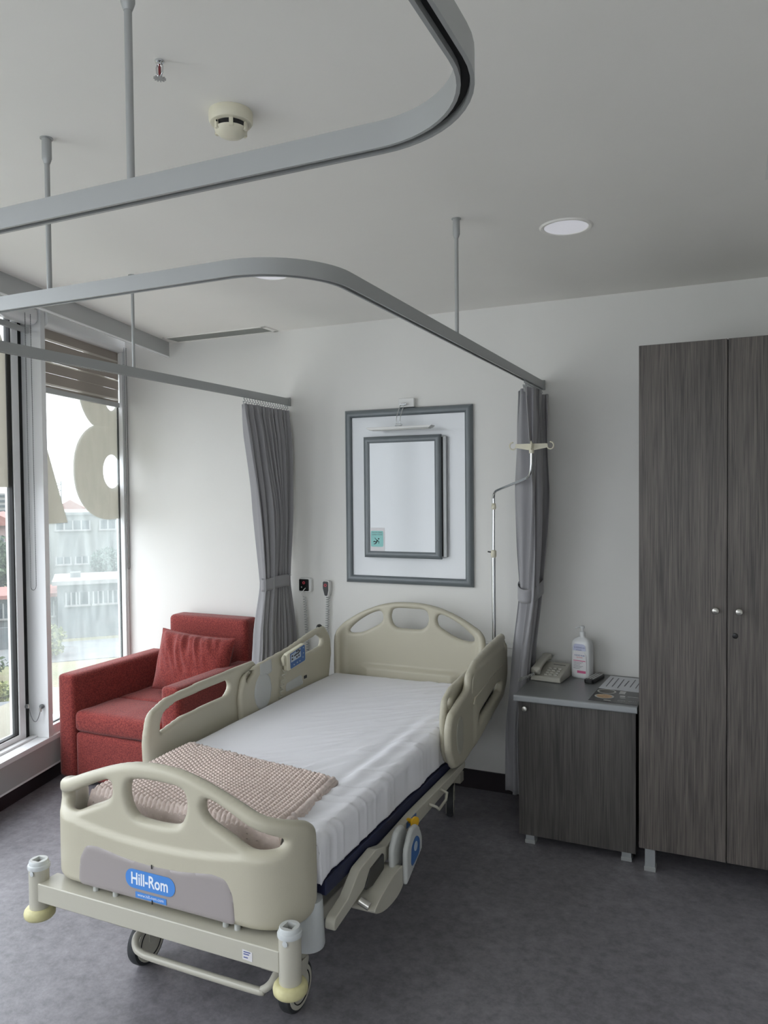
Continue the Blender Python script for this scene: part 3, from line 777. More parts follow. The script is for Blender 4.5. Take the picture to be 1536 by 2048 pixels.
# ------------------------------------------------------------------ wall pieces
fr = thing('picture_board', 'large glossy white board in a blue-grey frame on the back wall', 'board', (-1.63, WY, 1.57))
def frame4(name, x0, x1, z0, z1, yb, w, d, m, parent):
    # mitred moulding with a rounded section
    pr_ = [(0, 0), (0, d*0.55), (w*0.18, d*0.85), (w*0.45, d), (w*0.75, d*0.9), (w, d*0.6), (w, 0)]
    cor = [(x0, z0, 1, 1), (x1, z0, -1, 1), (x1, z1, -1, -1), (x0, z1, 1, -1)]
    for k in range(4):
        a = cor[k]; b = cor[(k+1) % 4]; vs = []
        for (cx, cz, sx, sz) in (a, b):
            for (p, q) in pr_: vs.append((cx+sx*p, yb-q, cz+sz*p))
        n = len(pr_); fs = [(i, (i+1) % n, n+(i+1) % n, n+i) for i in range(n)]+[tuple(range(n))[::-1], tuple(range(n, 2*n))]
        mesh_obj(name, vs, fs, m, parent, angle=50)
frame4('frame_side', -2.008, -1.252, 1.082, 2.055, WY, 0.042, 0.03, M['grey_frame'], fr)
box('board_panel', (-1.985, WY-0.012, 1.10), (-1.275, WY-0.002, 2.035), M['board'], fr)
mi = thing('wall_mirror', 'smaller framed mirror panel mounted proud of the large white board', 'mirror', (-1.64, 3.85, 1.57))
box('mirror_box', (-1.86, 3.854, 1.245), (-1.412, 3.887, 1.885), M['dark'], mi)
box('side_strip', (-1.412, 3.86, 1.24), (-1.392, 3.888, 1.89), M['alu'], mi, 0.002)
frame4('frame_side', -1.874, -1.416, 1.23, 1.90, 3.858, 0.036, 0.022, M['grey_frame'], mi)
box('mirror_panel', (-1.85, 3.846, 1.25), (-1.44, 3.852, 1.88), M['mirror_pale'], mi)
st = thing('slip_warning_sticker', 'teal slip warning sticker with a falling figure on the mirror corner', 'sticker', (-1.79, 3.845, 1.32))
ys = 3.8455
box('backing_sheet', (-1.838, ys-0.0006, 1.262), (-1.750, ys+0.0005, 1.395), M['label'], st)
MB().prism(rpoly([(-1.834, 1.290, 0.008), (-1.758, 1.290, 0.008), (-1.758, 1.378, 0.008), (-1.834, 1.378, 0.008)]), lambda x, z, y: (x, y, z), ys-0.0012, ys-0.0006).build('teal_square', M['teal'], st)
sy = lambda o: (lambda x, y, z: (o[0]+x, ys-0.0016, o[1]+y))
text('lettering', 'KAYGAN ZEMiN', 0.009, M['ink'], st, sy((-1.796, 1.369)), width=0.060)
text('lettering', 'SLiPPERY FLOOR', 0.009, M['ink'], st, sy((-1.796, 1.357)), width=0.064)
fx, fz = -1.796, 1.322
mb = MB()
def limb(a, b, r): mb.tube([(fx+a[0], ys-0.0014, fz+a[1]), (fx+b[0], ys-0.0014, fz+b[1])], r, 6)
limb((0.002, 0.004), (-0.004, -0.008), 0.0034); limb((-0.004, -0.008), (-0.016, -0.002), 0.0026); limb((-0.016, -0.002), (-0.022, -0.006), 0.0022)
limb((-0.004, -0.008), (-0.010, -0.016), 0.0026); limb((-0.010, -0.016), (-0.019, -0.017), 0.0022); limb((0.002, 0.004), (0.012, -0.004), 0.0018)
limb((0.012, -0.004), (0.010, -0.014), 0.0016); limb((0.0, 0.005), (-0.010, 0.012), 0.0016); limb((-0.010, 0.012), (-0.013, 0.018), 0.0014)
mb.lathe([(0.0001, -0.0005), (0.0042, 0), (0.0001, 0.0005)], (fx+0.010, ys-0.0014, fz+0.012), (0, 1, 0), 12)
mb.build('falling_figure', M['darkgrey'], st, angle=180)

pl = thing('picture_lamp', 'slim picture lamp on curved chrome arms above the mirror', 'wall lamp', (-1.61, WY, 2.07))
box('wall_plate', (-1.672, 3.872, 2.0565), (-1.580, WY, 2.106), M['white'], pl, 0.004)
MB().cyl((-1.655, 3.858, 2.072), (-1.618, 3.858, 2.072), 0.006).build('pivot', M['chrome'], pl)
MB().cyl((-1.637, 3.875, 2.072), (-1.637, 3.858, 2.072), 0.004).build('pivot_stem', M['chrome'], pl)
mb = MB()
for dx in (-0.013, 0.009):
    P = []
    for i in range(11):
        t = i/10; P.append((-1.637+dx-0.004*t, 3.858-0.060*math.sin(PI*t*0.62), 2.072-0.122*t))
    mb.tube(P, 0.0022, 6)
mb.build('curved_arm', M['chrome'], pl, angle=180)
MB().cyl((-1.662, 3.803, 1.955), (-1.622, 3.803, 1.955), 0.005).build('lower_pivot', M['chrome'], pl)
MB().prism(rpoly([(-1.825, 1.945), (-1.44, 1.945), (-1.455, 1.933, 0.003), (-1.805, 1.930, 0.003)]), lambda x, z, y: (x, y, z), 3.770, 3.828).build('lamp_shade', M['white'], pl, bevel=0.002)
box('opal_strip', (-1.80, 3.778, 1.9285), (-1.46, 3.820, 1.931), M['led_off'], pl)

def redring(name, x, y, z, r, parent):
    MB().lathe([(r, 0), (r, 0.0012), (r*0.55, 0.0012), (r*0.55, 0)], (x, y, z), (0, -1, 0), 20, cap=False).build(name, M['redmark'], parent)
nc = thing('nurse_call_socket', 'square white wall socket with black face and a coiled lead', 'call unit', (-2.278, WY, 1.05))
MB().prism(rpoly([(-2.323, 1.010, 0.012), (-2.238, 1.010, 0.012), (-2.238, 1.094, 0.012), (-2.323, 1.094, 0.012)]), lambda x, z, y: (x, y, z), 3.872, WY).build('housing', M['white'], nc, bevel=0.003)
MB().prism(rpoly([(-2.316, 1.018, 0.006), (-2.252, 1.018, 0.006), (-2.252, 1.087, 0.006), (-2.316, 1.087, 0.006)]), lambda x, z, y: (x, y, z), 3.8695, 3.8725).build('black_face', M['black'], nc)
redring('call_button', -2.284, 3.869, 1.066, 0.0085, nc)
MB().lathe([(0.004, 0), (0.0035, 0.0015), (0.0005, 0.0015)], (-2.299, 3.869, 1.040), (0, -1, 0), 14).build('small_button', M['plastic_light'], nc)
MB().tube([(-2.272, 3.868, 1.036), (-2.278, 3.856, 1.025), (-2.288, 3.852, 1.008), (-2.288, 3.86, 0.995), (-2.281, 3.87, 0.985)], 0.0024, 7).build('lead', M['white'], nc, angle=180)
coil((-2.281, 3.87, 0.985), (-2.262, 3.878, 0.60), 26, 0.0085, 0.0024, 'coiled_cord', M['plastic_light'], nc)
nh = thing('nurse_call_handset', 'slim tapered call handset clipped to the wall, with a coiled cord', 'call handset', (-2.13, WY, 1.04))
hp = rpoly([(-2.159, 1.085, 0.012), (-2.113, 1.085, 0.012), (-2.113, 1.03, 0.02), (-2.122, 0.990, 0.008), (-2.146, 0.990, 0.008), (-2.159, 1.04, 0.02)])
MB().prism(hp, lambda x, z, y: (x, y, z), 3.866, 3.893).build('housing', M['white'], nh, bevel=0.003)
hp2 = rpoly([(-2.154, 1.080, 0.008), (-2.119, 1.080, 0.008), (-2.119, 1.03, 0.02), (-2.126, 0.997, 0.005), (-2.142, 0.997, 0.005), (-2.154, 1.04, 0.02)])
MB().prism(hp2, lambda x, z, y: (x, y, z), 3.8635, 3.8665).build('dark_face', M['darkgrey'], nh)
redring('call_button', -2.137, 3.863, 1.058, 0.009, nh)
box('wall_clip', (-2.150, 3.890, 0.995), (-2.118, WY, 1.082), M['plastic_light'], nh, 0.003)
coil((-2.130, 3.878, 0.988), (-2.150, 3.882, 0.58), 30, 0.0095, 0.0025, 'coiled_cord', M['plastic_light'], nh)
tk = thing('wall_trunking', 'white cable trunking along the wall behind the headboard', 'cable trunking', (-1.5, WY, 0.76))
box('trunking_body', (-1.93, 3.872, 0.728), (-0.93, WY, 0.775), M['white'], tk, 0.003)
box('trunking_lid', (-1.93, 3.866, 0.775), (-0.93, WY, 0.796), M['white'], tk, 0.003)

# ------------------------------------------------------------------ wardrobe
wd = thing('wardrobe', 'tall dark grey wood-effect wardrobe with two doors on silver legs', 'wardrobe', (-0.03, 3.6, 0))
wx0, wxs, wx1, wy = -0.352, -0.018, 0.318, 3.313
box('carcass', (wx0+0.002, wy+0.020, 0.098), (wx1-0.002, WY-0.004, 2.186), M['wood'], wd)
for (a, b) in ((wx0, wxs-0.002), (wxs+0.002, wx1)):
    d = box('door', (a, wy, 0.098), (b, wy+0.018, 2.186), M['wood'], wd, 0.0015)
    kx = (wxs-0.042) if a == wx0 else wxs+0.043
    kb = MB().lathe([(0.0055, 0), (0.0050, 0.010), (0.008, 0.014), (0.0135, 0.018), (0.0145, 0.022), (0.012, 0.027), (0.006, 0.030), (0.0005, 0.0305)], (kx, wy, 1.112), (0, -1, 0), 24)
    kb.build('knob', M['steel'], d)
    if a != wx0:
        MB().lathe([(0.011, 0), (0.011, 0.002), (0.009, 0.003)], (kx-0.014, wy, 1.014), (0, -1, 0), 20).build('lock', M['black'], d)
for (lx, ly) in ((-0.330, wy+0.012), (0.255, wy+0.012), (-0.330, 3.80), (0.255, 3.80)):
    lg = box('leg', (lx, ly, 0.012), (lx+0.041, ly+0.041, 0.098), M['cabedge'], wd, 0.002)
    box('foot', (lx-0.003, ly-0.003, 0), (lx+0.044, ly+0.044, 0.02), M['alu'], lg, 0.002)

cb = thing('bedside_cabinet', 'low dark wood-effect bedside cabinet with a grey top beside the wardrobe', 'cabinet', (-0.62, 3.62, 0))
cy = 3.366
box('carcass', (-0.873, cy+0.020, 0.042), (-0.372, WY-0.05, 0.650), M['wood2'], cb)
d = box('door', (-0.876, cy, 0.042), (-0.370, cy+0.018, 0.648), M['wood2'], cb, 0.0015)
MB().lathe([(0.0055, 0), (0.0050, 0.010), (0.008, 0.014), (0.0125, 0.018), (0.0135, 0.022), (0.011, 0.027), (0.0005, 0.0295)], (-0.844, cy, 0.620), (0, -1, 0), 24).build('knob', M['steel'], d)
box('worktop', (-0.892, cy-0.012, 0.652), (-0.362, WY-0.006, 0.677), M['cabtop'], cb, 0.002)
MB().prism(rpoly([(cy-0.012, 0.6515, 0), (cy-0.026, 0.6515, 0.006), (cy-0.026, 0.6785, 0.010), (cy-0.012, 0.6785, 0)]), lambda y, z, x: (x, y, z), -0.892, -0.362).build('worktop_edge', M['cabedge'], cb)
for (lx, ly) in ((-0.848, cy+0.012), (-0.430, cy+0.012), (-0.848, 3.78), (-0.430, 3.78)):
    lg = box('leg', (lx, ly, 0.008), (lx+0.040, ly+0.040, 0.042), M['cabedge'], cb, 0.001)
    box('foot', (lx-0.003, ly-0.003, 0), (lx+0.043, ly+0.043, 0.018), M['alu'], lg, 0.002)
TZ = 0.677
# telephone
ph = thing('telephone', 'grey beige corded desk telephone on the bedside cabinet', 'telephone', (-0.81, 3.76, TZ))
pa = math.radians(-6)
PX, PY = -0.806, 3.715
def phf(x, y, z): return (PX+x*math.cos(pa)-y*math.sin(pa), PY+x*math.sin(pa)+y*math.cos(pa), TZ+z)
base = MB(); base.add([phf(*p) for p in ((-0.075, -0.085, 0.001), (0.075, -0.085, 0.001), (0.075, 0.10, 0.001), (-0.075, 0.10, 0.001), (-0.073, -0.083, 0.024), (0.073, -0.083, 0.024), (0.070, 0.095, 0.062), (-0.070, 0.095, 0.062))],
                      [(0, 3, 2, 1), (4, 5, 6, 7), (0, 1, 5, 4), (1, 2, 6, 5), (2, 3, 7, 6), (3, 0, 4, 7)])
base.build('phone_base', M['phone'], ph, bevel=0.005)
slope = 0.038/0.178
k0 = None
for r in range(4):
    for c in range(3):
        x = -0.005+c*0.024; y = -0.055+r*0.024; z = 0.024+(y+0.083)*slope
        MB().box((x-0.008, y-0.007, z-0.001), (x+0.008, y+0.007, z+0.004), phf).build('key', M['key'], ph, bevel=0.0015)
MB().box((-0.005, 0.06, 0.024+0.143*slope-0.001), (0.055, 0.064, 0.024+0.147*slope+0.001), phf).build('slot', M['darkgrey'], ph)
hs = []
for i in range(15):
    t = i/14; y = -0.085+0.185*t; z = 0.046+slope*(y+0.083)+0.012*math.sin(PI*t); hs.append((y, z))
def handset(u, v):
    i = u*14; k = min(13, int(i)); f = i-k; y = hs[k][0]*(1-f)+hs[k+1][0]*f; z = hs[k][1]*(1-f)+hs[k+1][1]*f
    e = abs(2*u-1); w = 0.020+0.006*e**3; h = 0.011+0.009*e**4
    if u < 0.02 or u > 0.98: w *= 0.75; h *= 0.7
    if u == 0 or u == 1: w = 0.002; h = 0.002
    a = 2*PI*v; ca, sa = math.cos(a), math.sin(a)
    return phf(-0.048+w*math.copysign(abs(ca)**0.6, ca), y, z+h*math.copysign(abs(sa)**0.6, sa))
MB().grid(30, 24, handset, cv=True).build('handset', M['phone'], ph, angle=180)
coil(phf(-0.052, -0.092, 0.035), phf(-0.112, -0.14, 0.008), 11, 0.006, 0.0019, 'handset_cord', M['plastic_light'], ph)
# pump bottle
bt = thing('pump_bottle', 'white disinfectant pump bottle with a printed label by the wall', 'bottle', (-0.668, 3.80, TZ))
BX, BY = -0.668, 3.80
def bsec(u, v):
    prof = [(0.0, 0.86), (0.01, 0.97), (0.06, 1.0), (0.72, 1.0), (0.80, 0.985), (0.87, 0.90), (0.92, 0.72), (0.955, 0.45), (0.965, 0.28), (1.0, 0.27)]
    for (a, ra), (b, rb) in zip(prof[:-1], prof[1:]):
        if u <= b+1e-9: k = (u-a)/(b-a); s = ra+(rb-ra)*k; break
    a = 2*PI*v; p = 4.2-2.0*max(0, (u-0.9)/0.1); c_, s_ = math.cos(a), math.sin(a)
    mn = 1.0 if u < 0.9 else 1-0.0*(u-0.9)
    X = 0.049*s*math.copysign(abs(c_)**(2/p), c_); Y = (0.034*s if u < 0.93 else 0.034*max(s, 0.36))*math.copysign(abs(s_)**(2/p), s_)
    ra = math.radians(-14); return (BX+X*math.cos(ra)-Y*math.sin(ra), BY+X*math.sin(ra)+Y*math.cos(ra), TZ+0.205*u)
MB().grid(40, 48, bsec, cv=True).build('bottle_body', M['bottle'], bt, angle=180)
MB().lathe([(0.0135, 0.198), (0.0135, 0.222), (0.010, 0.225), (0.0045, 0.226), (0.0045, 0.240), (0.011, 0.241), (0.011, 0.250), (0.009, 0.252)], (BX, BY, TZ), (0, 0, 1), 20).build('pump_collar', M['bottle'], bt)
MB().tube([(BX, BY, TZ+0.246), (BX-0.018, BY-0.010, TZ+0.247), (BX-0.030, BY-0.017, TZ+0.242)], 0.0042, 8).build('pump_nozzle', M['bottle'], bt, angle=180)
ra = math.radians(-14)
def lab(x, z, w): return (BX+x*math.cos(ra)-(-0.0342-w)*math.sin(ra), BY+x*math.sin(ra)+(-0.0342-w)*math.cos(ra), TZ+z)
MB().prism(rpoly([(-0.036, 0.022, 0.004), (0.034, 0.022, 0.004), (0.034, 0.135, 0.03), (-0.036, 0.135, 0.03)]), lab, 0.0, 0.0006).build('label', M['label'], bt)
MB().prism(rpoly([(-0.034, 0.135, 0.002), (0.032, 0.135, 0.002), (0.030, 0.168, 0.03), (-0.032, 0.168, 0.03)]), lab, 0.0004, 0.001).build('label_patch', M['label_lilac'], bt)
MB().prism([(-0.012, 0.026), (0.032, 0.026), (0.032, 0.038), (-0.012, 0.038)], lab, 0.0006, 0.001).build('label_pink_band', M['pink'], bt)
MB().prism([(-0.032, 0.084), (0.030, 0.084), (0.030, 0.0875), (-0.032, 0.0875)], lab, 0.0006, 0.001).build('label_pink_band', M['pink'], bt)
lt = lambda ox, oz: (lambda x, y, z: lab(ox+x, oz+y, 0.0013))
text('lettering', 'EL DEZENFEKTANI', 0.010, M['ink_blue'], bt, lt(0, 0.150), width=0.054)
text('lettering', 'antiseptik', 0.009, M['ink_blue'], bt, lt(-0.004, 0.139), width=0.030)
text('lettering', 'HAND RUB', 0.010, M['blue_dark'], bt, lt(0, 0.112), width=0.052)
text('lettering', 'SOLUTION', 0.008, M['redmark'], bt, lt(0, 0.102), width=0.030)
for i in range(6):
    z = 0.078-i*0.0062; MB().prism([(-0.032, z), (-0.032+0.05-0.008*(i % 3), z), (-0.032+0.05-0.008*(i % 3), z+0.0016), (-0.032, z+0.0016)], lab, 0.0006, 0.001).build('print_line', M['ink'], bt, smooth=False)
# remote control
rm = thing('remote_control', 'black television remote lying in front of the pump bottle', 'remote control', (-0.60, 3.75, TZ))
rx, ry, raa = -0.602, 3.752, math.radians(-13)
def rmf(x, y, z): return (rx+x*math.cos(raa)-y*math.sin(raa), ry+x*math.sin(raa)+y*math.cos(raa), TZ+z)
MB().prism(rpoly([(-0.023, -0.078, 0.010), (0.023, -0.078, 0.010), (0.021, 0.078, 0.012), (-0.021, 0.078, 0.012)]), lambda x, y, z: rmf(x, y, z), 0.001, 0.020).build('body', M['black'], rm, bevel=0.004)
for r in range(8):
    for c in range(3):
        x = -0.0135+c*0.0135; y = -0.052+r*0.016
        MB().box((x-0.0042, y-0.0042, 0.0195), (x+0.0042, y+0.0042, 0.0222), rmf).build('button', M['plastic_light'], rm, bevel=0.001)
# leaflets
lf = thing('white_leaflet', 'white printed sheet with lines of text lying at the back of the cabinet', 'paper', (-0.46, 3.72, TZ))
MB().prism([(-0.562, 3.612), (-0.366, 3.596), (-0.366, 3.86), (-0.545, 3.872)], lambda x, y, z: (x, y, TZ+z), 0.0004, 0.0012).build('sheet', M['paper'], lf, smooth=False)
rr = random.Random(4)
for i in range(7):
    x = -0.536+i*0.026; y0_ = 3.64+rr.uniform(0, 0.05); y1_ = 3.84-rr.uniform(0, 0.05)
    q = [(x, y0_), (x+0.004, y0_), (x+0.012, y1_), (x+0.008, y1_)]
    MB().prism(q, lambda x, y, z: (x, y, TZ+z), 0.0012, 0.0016).build('print_line', M['ink'], lf, smooth=False)
br = thing('menu_leaflet', 'black glossy leaflet with printed dishes at the front of the cabinet top', 'leaflet', (-0.46, 3.48, TZ))
MB().prism([(-0.572, 3.392), (-0.366, 3.380), (-0.366, 3.594), (-0.562, 3.608)], lambda x, y, z: (x, y, TZ+z), 0.0006, 0.0016).build('sheet', M['brochure'], br, smooth=False)
for (cx, cy_, m) in ((-0.516, 3.475, M['food']), (-0.518, 3.562, M['dishdark'])):
    pz = MB().prism(ellipse(cx, cy_, 0.042, 0.038, 28), lambda x, y, z: (x, y, TZ+z), 0.0016, 0.0020).build('printed_plate', M['plate_p'], br, smooth=False)
    MB().prism(ellipse(cx, cy_, 0.034, 0.031, 28), lambda x, y, z: (x, y, TZ+z), 0.0020, 0.0023).build('printed_dish', m, pz, smooth=False)
for (a, b, c_, d_) in ((-0.462, 3.54, -0.436, 3.59), (-0.452, 3.49, -0.430, 3.512), (-0.448, 3.47, -0.426, 3.478), (-0.42, 3.50, -0.375, 3.506), (-0.51, 3.408, -0.48, 3.418)):
    MB().box((a, b, TZ+0.0016), (c_, d_, TZ+0.0020)).build('printed_patch', M['plate_p'], br)
text('lettering', 'CAFE MENU', 0.02, M['plate_p'], br, lambda x, y, z: (-0.415+x, 3.425+y, TZ+0.0021), width=0.075)

# ------------------------------------------------------------------ armchair
ac = thing('armchair', 'red melange fabric armchair in the corner beside the window', 'armchair', (-2.985, 3.48, 0))
def rbox(name, a, b, rad, m, parent, n=10, puff=0.0, fn=None, wr=0.0, seed=0):
    """soft box: subdivided, rounded edges, optional puff and wrinkles"""
    a = Vector(a); b = Vector(b); c = (a+b)/2; h = (b-a)/2; vs = []; idx = {}; fs = []
    N = [max(4, int((b[i]-a[i])/0.02)) for i in range(3)]; N = [min(n_, n*3) for n_ in N]
    def put(p):
        k = tuple(round(q, 5) for q in p)
        if k in idx: return idx[k]
        P = Vector(p); q = Vector([max(-h[i]+rad, min(h[i]-rad, P[i])) for i in range(3)]); d = P-q
        if d.length > 1e-9: P = q+d.normalized()*min(rad, d.length if sum(abs(x) > 1e-9 for x in d) == 1 else rad)
        if puff:
            e = [1-(P[i]/h[i])**2 for i in range(3)]
            P = Vector((P[0], P[1], P[2]+puff*max(0, e[0])*max(0, e[1])*(1 if P[2] > 0 else -0.3)))
        W_ = c+P
        if wr: W_ = W_+Vector((0, 0, 1))*wr*noise.noise(Vector((W_.x*9+seed, W_.y*9, W_.z*9)))
        idx[k] = len(vs); vs.append(tuple(fn(*W_)) if fn else tuple(W_)); return idx[k]
    for ax in range(3):
        u, v = [i for i in range(3) if i != ax]
        for sg in (-1, 1):
            for i in range(N[u]):
                for j in range(N[v]):
                    def P(ii, jj):
                        p = [0, 0, 0]; p[ax] = sg*h[ax]; p[u] = -h[u]+2*h[u]*ii/N[u]; p[v] = -h[v]+2*h[v]*jj/N[v]; return p
                    q = [put(P(i, j)), put(P(i+1, j)), put(P(i+1, j+1)), put(P(i, j+1))]
                    if (sg > 0) != (ax != 1): q = q[::-1]
                    if len(set(q)) > 2: fs.append(tuple(dict.fromkeys(q)))
    return mesh_obj(name, vs, fs, m, parent, angle=180)
rbox('arm', (-3.405, 3.08, 0.03), (-3.292, 3.86, 0.603), 0.022, M['red'], ac)
rbox('arm', (-2.682, 3.08, 0.03), (-2.566, 3.86, 0.603), 0.022, M['red'], ac)
rbox('seat_cushion', (-3.291, 3.083, 0.292), (-2.683, 3.42, 0.405), 0.028, M['red'], ac, puff=0.012, wr=0.004)
rbox('seat_back_cushion', (-3.291, 3.405, 0.292), (-2.683, 3.74, 0.405), 0.028, M['red'], ac, puff=0.010, wr=0.004)
rbox('base_drawer', (-3.290, 3.092, 0.025), (-2.684, 3.80, 0.288), 0.018, M['red'], ac)
rbox('backrest', (-3.175, 3.735, 0.30), (-2.600, 3.875, 0.848), 0.028, M['red'], ac, puff=0.0)
rbox('back_panel', (-3.291, 3.80, 0.03), (-2.683, 3.872, 0.58), 0.015, M['red'], ac)
for (x, y) in ((-3.35, 3.14), (-2.62, 3.14), (-3.35, 3.80), (-2.62, 3.80)):
    MB().cyl((x, y, 0), (x, y, 0.035), 0.02).build('foot', M['black'], ac)

cu = thing('cushion', 'red creased throw cushion leaning on the armchair backrest', 'cushion', (-2.83, 3.60, 0.41))
def cush(sign):
    def f(u, v):
        a, b = 2*u-1, 2*v-1
        W_, H_ = 0.262, 0.178
        pin = 1-0.07*(1-a*a)*(abs(b)**3) ; pinx = 1-0.05*(1-b*b)*(abs(a)**3)
        x = a*W_*pinx*1.0; z = b*H_*pin
        th = 0.085*(max(0, 1-abs(a)**2.6)**0.5)*(max(0, 1-abs(b)**2.6)**0.5)
        # creases fanning from the upper edge
        q_ = noise.noise(Vector(((a+0.30*b)*5.5, b*0.9, 8.1))); cr1 = 0.020*(1-abs(q_)*3.2)*max(0, b+0.45)*(1-abs(a)**3)*0.7
        cr2 = 0.009*noise.noise(Vector((x*18, z*9, 3.3)))
        y = sign*(th+(cr1+cr2)*min(1, th/0.03))
        if sign < 0: y -= 0.0
        # lean back 14 deg
        t = math.radians(14); yy = y*math.cos(t)+z*math.sin(t); zz = -y*math.sin(t)+z*math.cos(t)
        r2 = math.radians(-3); xx = x*math.cos(r2)-zz*math.sin(r2); zz = x*math.sin(r2)+zz*math.cos(r2)
        return (-2.872+xx, 3.585+yy, 0.598+zz)
    return f
MB().grid(70, 50, cush(-1)).build('cushion_cover', M['red'], cu, angle=180)
o = MB().grid(40, 30, cush(1)).build('cushion_cover', M['red'], cu, angle=180)
edge = []
f_ = cush(1)
for i in range(40): edge.append(f_(i/39, 0.0))
for i in range(1, 30): edge.append(f_(1.0, i/29))
for i in range(1, 40): edge.append(f_(1-i/39, 1.0))
for i in range(1, 29): edge.append(f_(0.0, 1-i/29))
MB().tube(edge, 0.003, 6, closed=True).build('seam', M['red'], cu, angle=180)

# ------------------------------------------------------------------ hospital bed
XC = -1.555
bed = thing('hospital_bed', 'beige adjustable hospital bed with side rails, white sheet and castors', 'bed', (XC, 2.75, 0))
FBY = 1.774
def bendmap(yc, sign, flat=0.325, R=0.115):
    """unrolled panel -> bowed panel. sign=+1: ends wrap toward +y, front faces -y"""
    def fn(u, z, w):
        s = 1 if u >= 0 else -1; a = abs(u)
        if a <= flat: x, y, nx, ny = a, 0.0, 0.0, -1.0
        elif a <= flat+R*PI/2:
            t = (a-flat)/R; x = flat+R*math.sin(t); y = R*(1-math.cos(t)); nx, ny = math.sin(t), -math.cos(t)
        else: x = flat+R; y = R+(a-flat-R*PI/2); nx, ny = 1.0, 0.0
        return (XC+s*(x+nx*w), yc+sign*(y+ny*w), z)
    return fn
def sym(half): return half+[(-x, z) for x, z in half[::-1]]
top = [(0.0, 0.792), (0.09, 0.786), (0.18, 0.764), (0.28, 0.729), (0.36, 0.698), (0.42, 0.681), (0.465, 0.668), (0.505, 0.650), (0.532, 0.622)]
bot = [(0.538, 0.56), (0.538, 0.45), (0.530, 0.405), (0.50, 0.380), (0.44, 0.372), (0.3, 0.375), (0.15, 0.372), (0.0, 0.372)]
right = top[1:]+bot[:-1]
fb_out = catmull([(0.0, 0.792)]+right+[(0.0, 0.372)]+[(-x, z) for x, z in right[::-1]], 5)
hc = catmull([(-0.085, 0.736), (0.0, 0.742), (0.085, 0.736), (0.109, 0.715), (0.110, 0.672), (0.090, 0.634), (0.06, 0.622), (0.0, 0.618), (-0.06, 0.622), (-0.090, 0.634), (-0.110, 0.672), (-0.109, 0.715)], 5)
hs_r = catmull([(0.172, 0.700), (0.180, 0.716), (0.205, 0.716), (0.26, 0.694), (0.33, 0.662), (0.390, 0.640), (0.418, 0.627), (0.420, 0.612), (0.400, 0.600), (0.350, 0.597), (0.315, 0.603), (0.26, 0.628), (0.20, 0.654), (0.176, 0.674)], 4)
hs_l = [(-x, z) for x, z in hs_r][::-1]
def ridge(u, z):
    zl = 0.562+0.030*min(1, abs(u)/0.33)**2
    t = (zl-z)/0.016; t = max(0, min(1, t)); return 0.011*t*t*(3-2*t)*max(0, 1-max(0, (abs(u)-0.30)/0.14))
fm = bendmap(FBY, 1)
fb = spanel(fb_out, [hc, hs_r, hs_l], 0.022, 0.020, 0.0065, fm, ridge).build('footboard', M['plastic'], bed, angle=180)
insp = rpoly([(-0.295, 0.388, 0.015), (0.293, 0.388, 0.012), (0.285, 0.47, 0.03), (0.262, 0.512, 0.03), (0.215, 0.518, 0.04), (0.10, 0.502, 0.3), (0.0, 0.498, 0.3), (-0.10, 0.502, 0.3), (-0.215, 0.518, 0.04), (-0.262, 0.514, 0.03), (-0.287, 0.47, 0.03)])
spanel(insp, [], 0.0025, 0.004, 0.009, lambda u, z, w: fm(u, z, 0.0328+w)).build('inset_panel', M['plastic_inset'], fb, angle=60)
YF = lambda u, z, w: fm(u, z, 0.0362+w)
MB().prism(rpoly([(-0.101, 0.421, 0.027), (0.085, 0.421, 0.027), (0.085, 0.478, 0.027), (-0.101, 0.478, 0.027)]), YF, 0.0, 0.0006).build('badge', M['blue'], fb, smooth=False)
MB().prism([(-0.064, 0.394), (0.052, 0.394), (0.052, 0.412), (-0.064, 0.412)], YF, 0.0, 0.0006).build('badge_strip', M['blue'], fb, smooth=False)
text('badge_lettering', 'Hill-Rom', 0.05, M['badge_text'], fb, lambda x, y, z: YF(-0.010+x, 0.449+y, 0.0011), width=0.138, bold=0.022)
text('badge_lettering', 'www.hill-rom.com', 0.014, M['badge_text'], fb, lambda x, y, z: YF(-0.006+x, 0.404+y, 0.0011), width=0.098)
for z in (0.386, 0.492): MB().box((-0.002, z, 0), (0.0015, z+0.012, 0.0015), YF).build('panel_notch', M['dark'], fb)

# headboard (ends wrap toward the foot)
HBY = 3.735
def hm(u, z, w):
    x, y, z2 = bendmap(HBY, -1, 0.355, 0.055)(u, z, -w); return (x, y, z2)
ht = [(0.0, 1.008), (0.09, 1.003), (0.18, 0.984), (0.28, 0.945), (0.36, 0.900), (0.405, 0.868), (0.435, 0.838), (0.455, 0.80)]
hb_ = [(0.46, 0.74), (0.46, 0.55), (0.44, 0.48), (0.30, 0.47), (0.12, 0.47)]
right = ht[1:]+hb_
hb_out = catmull([(0.0, 1.008)]+right+[(0.0, 0.47)]+[(-x, z) for x, z in right[::-1]], 5)
h1 = catmull([(-0.08, 0.972), (0.0, 0.975), (0.08, 0.972), (0.103, 0.950), (0.104, 0.908), (0.085, 0.878), (0.05, 0.868), (-0.05, 0.868), (-0.085, 0.878), (-0.104, 0.908), (-0.103, 0.950)], 5)
h2 = catmull([(0.156, 0.930), (0.165, 0.950), (0.19, 0.950), (0.24, 0.930), (0.30, 0.893), (0.345, 0.855), (0.358, 0.836), (0.346, 0.825), (0.30, 0.828), (0.255, 0.842), (0.20, 0.870), (0.163, 0.895)], 4)
h3 = [(-x, z) for x, z in h2][::-1]
def ridge2(u, z):
    t = max(0, min(1, (0.665-z)/0.02)); return 0.028*t*max(0, 1-max(0, (abs(u)-0.24)/0.05))
